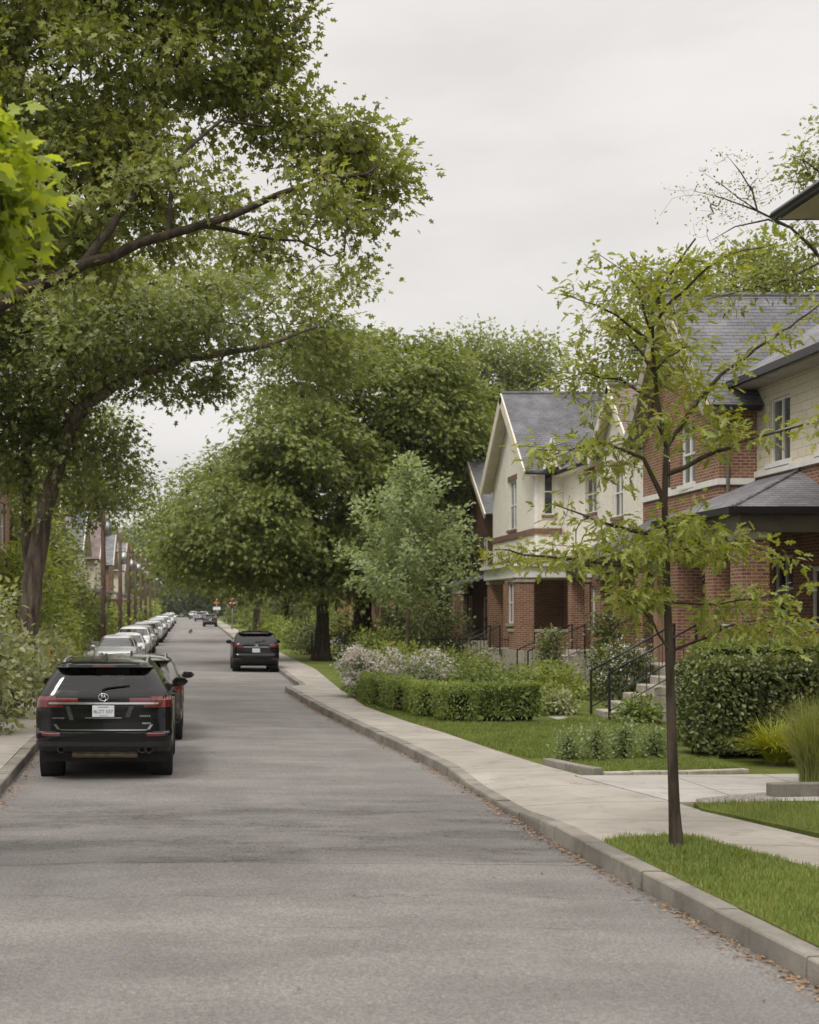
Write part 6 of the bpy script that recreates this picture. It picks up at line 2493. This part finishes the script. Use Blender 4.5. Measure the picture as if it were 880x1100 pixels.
silver_maple()
tree('shade_tree', 'green tree behind the steep grey roof of the brick house', (21.5, 58, .13),
     [[(21.5, 58, 5), (21.4, 58, 10), (21.3, 58, 15)]],
     px_blobs(58, [(800, 300, 60, 34), (840, 285, 40, 26), (690, 345, 45, 45), (720, 310, 40, 30), (760, 350, 60, 40), (650, 400, 34, 24, .6), (640, 420, 26, 16, .5), (870, 330, 40, 40), (700, 400, 50, 40)], .6, 1.5),
     n=360, per=46, size=.2, rc=.5, flat=.55, tpl=T_PLAIN, leaf='lf_maple2', bark='bark', r_base=.3, r_tip=.01, seed=26, shell=.4, gap=.4, gscale=.5)
tree('sparse_tree', 'thinly leaved tree with bare fine twigs at the upper right edge', (12.35, 25.6, .13),
     [[(12.35, 25.6, 3), (12.3, 25.6, 6), (12.2, 25.5, 8), (12.2, 25.4, 12)],
      [(12.25, 25.55, 7.2)] + L0(25.5, (890, 285, 0), (850, 245, 0), (815, 225, 0), (775, 212, .1), (748, 205, .1)),
      L0(25.5, (850, 245, 0), (825, 235, .3), (790, 245, .4), (765, 258, .4)),
      L0(25.5, (825, 230, 0), (810, 205, 0), (795, 185, 0), (786, 172, 0)),
      L0(25.5, (800, 221, 0), (775, 198, -.2), (757, 188, -.2)),
      [(12.25, 25.55, 7.0)] + L0(25.5, (880, 285, .3), (845, 300, .3), (800, 312, .3), (760, 322, .3)),
      [(12.2, 25.5, 8.2)] + L0(25.5, (900, 200, -.3), (870, 175, -.4), (850, 165, -.4))],
     px_blobs(25.5, [(870, 190, 26, 26, 2), (862, 265, 30, 26, 2), (830, 300, 45, 22, 1.6), (880, 140, 16, 30), (980, 150, 80, 90), (960, 300, 60, 40), (790, 325, 30, 10, .6)], .8, .5),
     n=200, per=16, size=.115, rc=.17, flat=.6, tpl=T_OAK, leaf='lf_oak', bark='bark_young', r_base=.10, r_tip=.0026, seed=27, shell=.3, gap=.2, seg=.2, trunk_r=(.16, .06), limb_r={0: (.055, .006), 1: (.02, .005), 2: (.02, .005), 3: (.014, .004), 4: (.04, .008), 5: (.04, .008)},
     extra=[tuple(P(a, b, 25.5 + c)) for (a, b, c) in [(748, 200, 0), (742, 212, .1), (752, 185, 0), (760, 180, 0), (768, 176, .1), (778, 170, 0), (788, 165, 0), (796, 172, .1), (806, 168, 0), (815, 180, 0), (822, 190, .1), (770, 225, 0), (760, 232, 0), (752, 226, 0), (745, 240, .1), (765, 265, .3), (775, 255, .3), (785, 232, 0), (800, 200, 0), (812, 196, 0), (835, 205, 0), (838, 186, 0)]] + [tuple(P(rr.gauss(792, 26), rr.gauss(207, 21), 25.5 + rr.gauss(0, .25))) for k in range(70)])

# ---- left undergrowth
LB = 'bushes massed along the left pavement'
for i, (c, r, n, sz, lf, lab) in enumerate([
    ((-4.25, 25.6), (1.25, 1.6, 2.75), 5200, .13, 'lf_varieg', 'tall pale edged bush at the left edge beside the black SUV'),
    ((-4.1, 29.8), (1.2, 1.7, 1.9), 4200, .12, 'lf_varieg', 'lower pale flecked bush under the leaning tree trunk'),
    ((-5.6, 33.0), (1.3, 2.0, 2.6), 3600, .13, 'lf_maple2', 'green bush behind the pale flecked bush'),
    ((-5.4, 45.0), (1.5, 2.6, 4.6), 5200, .16, 'lf_lime', 'tall lime green bush right of the leaning tree trunk'),
    ((-4.35, 42.0), (.9, 1.6, 1.7), 2600, .12, 'lf_varieg', 'low pale flecked bush beneath the lime green bush'),
    ((-5.9, 52.0), (1.5, 2.6, 5.6), 5200, .18, 'lf_maple2', 'tall mid green bush behind the silver sedan'),
    ((-5.3, 58.0), (.8, 2.2, 2.2), 2400, .14, 'lf_lime', 'low yellow green bush beside the silver sedan'),
    ((-6.4, 61.0), (1.5, 3.0, 5.2), 4600, .19, 'lf_lime', 'tall yellow green creeper clad bush left of the nearest utility pole'),
    ((-6.2, 71.0), (1.4, 3.0, 4.9), 3800, .2, 'lf_maple2', 'rounded green bush beside the nearest utility pole'),
    ((-6.0, 84.0), (1.2, 3.4, 2.9), 3200, .22, 'lf_maple', 'dark green bush between the two nearest utility poles'),
    ((-6.0, 98.0), (1.1, 4.0, 2.4), 2600, .25, 'lf_lime', 'yellow green bush beside the second utility pole'),
    ((-6.0, 112.0), (1.1, 4.0, 2.3), 2400, .27, 'lf_maple2', 'green bush well beyond the lamp headed utility pole'),
    ((-6.0, 130.0), (1.2, 5.0, 2.5), 2200, .3, 'lf_maple', 'dark green bush far along the row of utility poles'),
    ((-6.0, 150.0), (1.2, 6.0, 2.7), 2000, .34, 'lf_maple2', 'green bush near the last few utility poles'),
    ((-6.0, 175.0), (1.3, 8.0, 2.8), 1800, .4, 'lf_lime', 'yellow green bush far down the left side'),
    ((-6.0, 200.0), (1.3, 9.0, 2.9), 1600, .45, 'lf_maple', 'farthest dark bush on the left side'),
]):
    bush('leafy_bush', lab, c, r, n, sz, lf, seed=100 + i, group=LB, tpl=T_OVAL if i < 6 else T_PLAIN, lobes=9)
tree('garden_tree', 'dark leafy tree filling the gap behind the leaning oak trunk', (-8.2, 52, .1), [[(-8.2, 52, 3), (-8.1, 52, 6), (-8, 52, 9)]],
     [(-8, 52, 6.2, 2.4, 2.6, 2.6), (-6.6, 51, 4.4, 1.6, 2, 1.6), (-9, 53, 4, 2, 2.4, 2), (-6.9, 53, 7.2, 1.5, 1.8, 1.2)], n=300, per=44, size=.2, rc=.5, leaf='lf_maple', bark='bark_dark', r_base=.2, r_tip=.01, seed=41, shell=.4)
tree('garden_tree', 'yellowing tree beside the nearest orange brick house', (-8.6, 60, .1), [[(-8.6, 60, 3), (-8.4, 60, 6), (-8.2, 60, 8)]],
     [(-8.0, 59.5, 6.6, 1.5, 1.6, 1.6), (-7.2, 59, 5.4, 1.2, 1.4, 1.0), (-9, 60, 5.0, 1.6, 1.8, 1.6)], n=130, per=40, size=.18, rc=.42, leaf='lf_yellow', bark='bark', r_base=.14, r_tip=.01, seed=42, shell=.4)
tree('garden_tree', 'dark tree arching over the first utility poles', (-8.4, 78, gz(78) + .1), [[(-8.4, 78, 4), (-8.0, 78, 8), (-7.4, 78, 12)]],
     px_blobs(78, [(85, 470, 60, 40), (120, 520, 45, 32), (60, 520, 50, 40), (150, 535, 26, 20, .7), (95, 550, 26, 16, .5)], 1.0, 2), n=230, per=46, size=.24, rc=.6, flat=.5, leaf='lf_maple', bark='bark_dark', r_base=.3, r_tip=.012, seed=43, shell=.4, gap=.8, gscale=.6)

tree('garden_tree', 'loose green tree veiling the brick gables behind the first utility poles', (-7.6, 69, .1), [[(-7.6, 69, 3), (-7.5, 69, 5.5), (-7.4, 69, 7)]],
     [(-7.3, 69, 5.6, 1.6, 1.8, 1.5), (-8.4, 69.5, 5.0, 1.3, 1.6, 1.2), (-6.7, 69, 4.4, 1.0, 1.4, .9), (-7.6, 69, 7.0, 1.1, 1.3, .8)], n=120, per=40, size=.2, rc=.42, flat=.5, leaf='lf_maple2', bark='bark', r_base=.14, r_tip=.01, seed=44, shell=.35, gap=.7, gscale=.8)

# ---- far trees along both sides
FT = 'trees lining the far end of the street'
far = [
    ('left', -13.5, 118, 13, 4.4, 'lf_far', 'dark tree behind the cross armed utility poles'),
    ('left', -13.5, 142, 15, 5.2, 'lf_maple', 'dark tree behind the fourth from last utility pole'),
    ('left', -13.5, 172, 16, 6.0, 'lf_far', 'dark tree behind the second from last utility pole'),
    ('left', -13, 215, 17, 6.5, 'lf_maple2', 'lighter tree beyond the farthest utility pole'),
    ('left', -11.5, 262, 18, 7.5, 'lf_far', 'farthest dark tree on the left side of the street'),
    ('right', 8.8, 128, 14, 5.2, 'lf_maple', 'dark tree on the right just short of the do not enter sign'),
    ('right', 8.0, 162, 15, 5.6, 'lf_maple2', 'mid green tree right of the do not enter sign'),
    ('right', 8.0, 196, 16, 6.0, 'lf_far', 'dark tree behind the orange warning sign'),
    ('right', 8.2, 238, 17, 6.6, 'lf_maple', 'dark tree over the distant parked cars'),
    ('right', 9.5, 285, 19, 8.0, 'lf_far', 'farthest dark tree on the right side of the street'),
]
for i, (sd, x, y, h, r, lf, lab) in enumerate(far):
    z = gz(y)
    tree('street_tree', lab, (x, y, z), [[(x, y, z + h * .3), (x + .2, y, z + h * .6), (x, y, z + h * .85)]],
         [(x, y, z + h * .6, r * .8, r * .8, h * .3), (x - r * .45, y - 1, z + h * .48, r * .6, r * .6, h * .22), (x + r * .45, y, z + h * .5, r * .6, r * .6, h * .24), (x, y, z + h * .82, r * .5, r * .5, h * .17), (x + (.3 if sd == 'left' else -.3) * r, y - 2, z + h * .36, r * .6, r * .6, h * .12)],
         n=230, per=40, size=.34 + y * .0006, rc=.85, flat=.45, tpl=T_PLAIN, leaf=lf, bark='bark_dark', r_base=.3, r_tip=.018, seed=60 + i, shell=.5, gap=.3, gscale=.3, group=FT, seg=.8)
# a few in the rows behind the houses
for i, (x, y, h, r, lab) in enumerate([(27, 74, 15, 5.5, 'tree behind the dark brick house'), (26, 100, 17, 6, 'tree behind the orange brick house'), (-22, 60, 15, 6, 'tree behind the left brick houses nearest the camera'), (-23, 95, 16, 6.5, 'tree behind the cream gabled left house'), (-22, 130, 17, 7, 'tree behind the farther left houses')]):
    tree('back_garden_tree', lab, (x, y, gz(y)), [[(x, y, h * .3), (x, y, h * .6), (x, y, h * .85)]],
         [(x, y, h * .62, r * .8, r * .8, h * .3), (x - r * .4, y, h * .5, r * .6, r * .6, h * .22), (x + r * .4, y, h * .5, r * .6, r * .6, h * .24)],
         n=150, per=36, size=.36, rc=.9, flat=.5, tpl=T_PLAIN, leaf='lf_far', bark='bark_dark', r_base=.3, r_tip=.018, seed=80 + i, shell=.5, group='trees in the back gardens', seg=.8)


def far_wood():
    """the wood that closes the street's end, reads as one mass"""
    rng = np.random.default_rng(77)
    bl = []
    for k in range(90):
        x = -70 + 170 * (k + rng.random()) / 90
        y = 345 + rng.uniform(-12, 30)
        h = rng.uniform(13, 22)
        r = rng.uniform(4, 6.5)
        bl.append((x, y, gz(y) + h * .55, r, r, h * .5))
        bl.append((x + rng.uniform(-2, 2), y, gz(y) + h * .85, r * .55, r * .55, h * .22))
    bl += [(-70 + 170 * k / 60, 352 + rng.uniform(-8, 8), gz(350) + 3.0, 4.5, 4, 3.6) for k in range(61)]
    tg = blob_points(rng, bl, 5200, .6, .2, .2)
    lv = crown_leaves(rng, tg, 24, 1.0, 1.0, .6, T_PLAIN, .8, .4, .3)
    o = leaf_object('distant_wood', [lv], M['lf_far'], None)
    tag(o, 'hazy dark wood of trees closing the far end of the street', 'woods', kind='stuff')


far_wood()


def street_behind():
    """unseen foliage added behind the viewpoint to darken what cars and windows mirror"""
    rng = np.random.default_rng(78)
    bl = []
    for sx in (-1, 1):
        for k in range(9):
            y = -14 - k * 9.0
            x = sx * rng.uniform(8.5, 12)
            h = rng.uniform(10, 14)
            bl.append((x, y, h * .62, 4.6, 4.8, h * .38)); bl.append((x + sx * 2, y + 3, h * .32, 3.5, 4, h * .28))
    for k in range(14):
        bl.append((-26 + 4 * k, -98 + rng.uniform(-4, 4), 6.5, 4, 4, 6.5))
    tg = blob_points(rng, bl, 1500, .7, .2, .25)
    o = leaf_object('street_foliage', [crown_leaves(rng, tg, 22, .55, .9, .6, T_PLAIN)], M['lf_far'], None)
    tag(o, 'unseen leafy mass added behind the viewpoint to darken what the car paint mirrors', 'woods', kind='stuff')


street_behind()  # added out of view for its reflection in paint and glass

# ---- the gardens on the right
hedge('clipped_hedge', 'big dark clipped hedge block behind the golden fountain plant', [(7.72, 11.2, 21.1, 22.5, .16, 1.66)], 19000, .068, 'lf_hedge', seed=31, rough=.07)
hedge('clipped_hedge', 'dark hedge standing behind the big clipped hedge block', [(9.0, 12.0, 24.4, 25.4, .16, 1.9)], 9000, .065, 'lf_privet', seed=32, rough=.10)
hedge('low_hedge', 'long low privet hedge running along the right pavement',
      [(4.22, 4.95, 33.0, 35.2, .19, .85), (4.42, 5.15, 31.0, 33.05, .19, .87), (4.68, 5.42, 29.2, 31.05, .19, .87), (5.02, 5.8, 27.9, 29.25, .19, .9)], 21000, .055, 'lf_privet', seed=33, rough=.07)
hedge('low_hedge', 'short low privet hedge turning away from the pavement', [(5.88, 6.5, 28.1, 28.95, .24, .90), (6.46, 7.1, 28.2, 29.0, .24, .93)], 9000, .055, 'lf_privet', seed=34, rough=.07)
SH = 'row of four low shrubs in the small bed'
for i, (x, lab) in enumerate([(5.93, 'leftmost of the four low pale tipped shrubs'), (6.42, 'second from the left of the four low pale tipped shrubs'), (6.90, 'third from the left of the four low pale tipped shrubs'), (7.40, 'rightmost of the four low pale tipped shrubs by the young oak')]):
    bush('low_shrub', lab, (x * .945, 20.75 + i * .12), (.115, .115, .52), 760, .055, 'lf_silver', seed=140 + i, group=SH, tpl=T_PLAIN, lobes=6, droop=-.5, up=.3)
bush('flowering_shrub', 'white and pink flowering shrub at the far end of the long low hedge', (4.75, 36.9), (.95, 1.2, 1.2), 2600, .09, 'lf_silver', seed=150, blossoms=620, petal=.075)
bush('flowering_shrub', 'white flowering shrub behind the long low hedge', (6.3, 36.9), (.8, 1.2, 1.15), 2000, .09, 'lf_silver', seed=151, blossoms=360, petal=.065)
bush('flowering_shrub', 'pale flowering shrub beside the black iron railing of the brick house', (9.8, 31.3), (.6, .6, 1.55), 2600, .09, 'lf_hedge', seed=152, blossoms=170, petal=.06)
GS = 'loose garden shrubs between the low hedge and the houses'
for i, (c, r, n, sz, lf, lab) in enumerate([
    ((7.3, 34.4), (.95, 1.2, .85), 2400, .10, 'lf_privet', 'yellow green shrub behind the corner of the low hedge'),
    ((9.2, 36.0), (1.0, 1.2, .85), 2400, .10, 'lf_lime', 'yellow green shrub left of the cream house stoop railing'),
    ((10.2, 39.5), (.6, .8, .7), 1500, .10, 'lf_silver', 'pale shrub in front of the cream house stoop'),
    ((8.0, 42.0), (1.3, 1.4, 1.1), 2400, .11, 'lf_maple2', 'green shrub below the silvery young maple'),
    ((6.2, 43.0), (1.2, 1.5, 1.3), 2200, .11, 'lf_lime', 'lime green shrub behind the white flowering shrubs'),
    ((8.2, 31.6), (.5, .6, .5), 1200, .085, 'lf_lime', 'low yellow green plant right of the short low hedge'),
    ((8.0, 30.6), (.42, .42, .45), 1000, .09, 'lf_varieg', 'low pale edged plant left of the stone steps'),
    ((8.95, 27.9), (.38, .38, .45), 1000, .09, 'lf_privet', 'low green plant at the foot of the stair railing'),
    ((7.3, 30.2), (.3, .3, .36), 600, .07, 'lf_lime', 'smallest yellow green plant between lawn and railing'),
    ((11.3, 43.9), (.42, .42, 1.75), 1800, .09, 'lf_hedge', 'dark upright evergreen beside the cream house stoop'),
    ((10.55, 35.4), (.42, .42, 2.3), 2600, .09, 'lf_hedge', 'tall dark evergreen column in front of the lower brick porch'),
    ((10.2, 52.0 + 5.8), (1.6, 1.5, 2.7), 3200, .13, 'lf_hedge', 'large dark evergreen under the silvery young maple'),
    ((7.6, 57.6), (1.2, 1.4, 1.6), 2000, .13, 'lf_maple2', 'green shrub between the dark maple trunks'),
    ((8.0, 66.0), (1.3, 1.8, 1.7), 1700, .15, 'lf_maple', 'dark shrub beyond the thick maple trunk'),
    ((6.3, 74.0), (.9, 2.2, 1.5), 1600, .16, 'lf_hedge', 'dark clipped looking shrub along the right pavement past the maples'),
    ((6.2, 84.0), (.9, 2.6, 1.6), 1500, .18, 'lf_maple2', 'green shrub along the right pavement past the bins'),
    ((6.2, 102.0), (.9, 4.0, 1.6), 1400, .22, 'lf_lime', 'yellow green shrub far along the right pavement'),
    ((6.2, 124.0), (.9, 5.0, 1.8), 1300, .26, 'lf_maple', 'dark shrub before the do not enter sign'),
    ((6.6, 160.0), (1.0, 8.0, 2.0), 1300, .32, 'lf_maple2', 'green shrub behind the do not enter sign'),
    ((10.5, 72.0), (1.6, 2.4, 2.3), 1900, .17, 'lf_hedge', 'dark evergreen mass in front of the red brick house behind the maples'),
    ((11.0, 86.5), (1.8, 2.6, 2.8), 1900, .19, 'lf_maple', 'dark bush between the brick houses beyond the maples'),
    ((9.8, 95.0), (1.8, 3.0, 2.4), 1800, .2, 'lf_maple2', 'green bush before the orange brick gable house'),
    ((10.0, 108.0), (2.0, 4.0, 3.2), 1800, .24, 'lf_maple', 'dark bush beyond the orange brick gable house'),
    ((9.0, 132.0), (2.4, 6.0, 3.6), 1800, .3, 'lf_hedge', 'dark bush past the farthest red brick house'),
    ((9.5, 175.0), (2.8, 9.0, 4.2), 1800, .36, 'lf_maple', 'dark bush right of the orange warning sign'),
    ((10.0, 230.0), (3.2, 14.0, 5.0), 1700, .45, 'lf_far', 'dark bush right of the distant parked cars'),
    ((6.6, 205.0), (1.2, 10.0, 2.2), 1200, .4, 'lf_far', 'farthest dark shrub on the right side'),
]):
    bush('garden_shrub', lab, c, r, n, sz, lf, seed=160 + i, group=GS, tpl=T_OVAL if c[1] < 60 else T_PLAIN)


def fountain(name, label, c, n, length, width, lean, mat, seed, spread):
    rng = np.random.default_rng(seed)
    root = thing(name, label, 'plant', (c[0], c[1], c[2]))
    a = rng.uniform(0, 2 * math.pi, n); r = np.sqrt(rng.random(n)) * spread
    base = np.column_stack([c[0] + r * np.cos(a), c[1] + r * np.sin(a), np.full(n, c[2])])
    me_a = blades(rng, base, length, width, lean, 6, .9)
    leaf_object('foliage', [me_a], M[mat], root)
    mb = MB()
    mb.lathe([(spread * 1.25, -.02), (spread * 1.0, .05), (spread * .4, .09), (0, .1)], (c[0], c[1], c[2]), 'z', 14)
    mb.build('root_mound', M['soil'], root)


fountain('fountain_grass', 'golden yellow fountain plant in front of the big hedge', (8.55, 20.4, .14), 760, .78, .026, 1.0, 'lf_yellow', 51, .14)
fountain('feather_grass', 'tall feathery ornamental grass clump at the right edge', (7.95, 17.55, .16), 2800, 1.22, .009, .5, 'lf_reed', 52, .27)


def haze():
    m = bpy.data.materials.new('haze_air')
    m.use_nodes = True
    nt = m.node_tree
    nt.nodes.clear()
    out = nt.nodes.new('ShaderNodeOutputMaterial')
    v = nt.nodes.new('ShaderNodeVolumePrincipled')
    v.inputs['Color'].default_value = (.92, .93, .95, 1)
    v.inputs['Density'].default_value = .00014
    v.inputs['Anisotropy'].default_value = .2
    nt.links.new(v.outputs[0], out.inputs['Volume'])
    mb = MB()
    mb.box(-420, 420, -140, 920, -1.2, 30)
    o = mb.build('haze', m)
    tag(o, 'faint summer haze that pales the far end of the street', 'haze', kind='stuff')


haze()
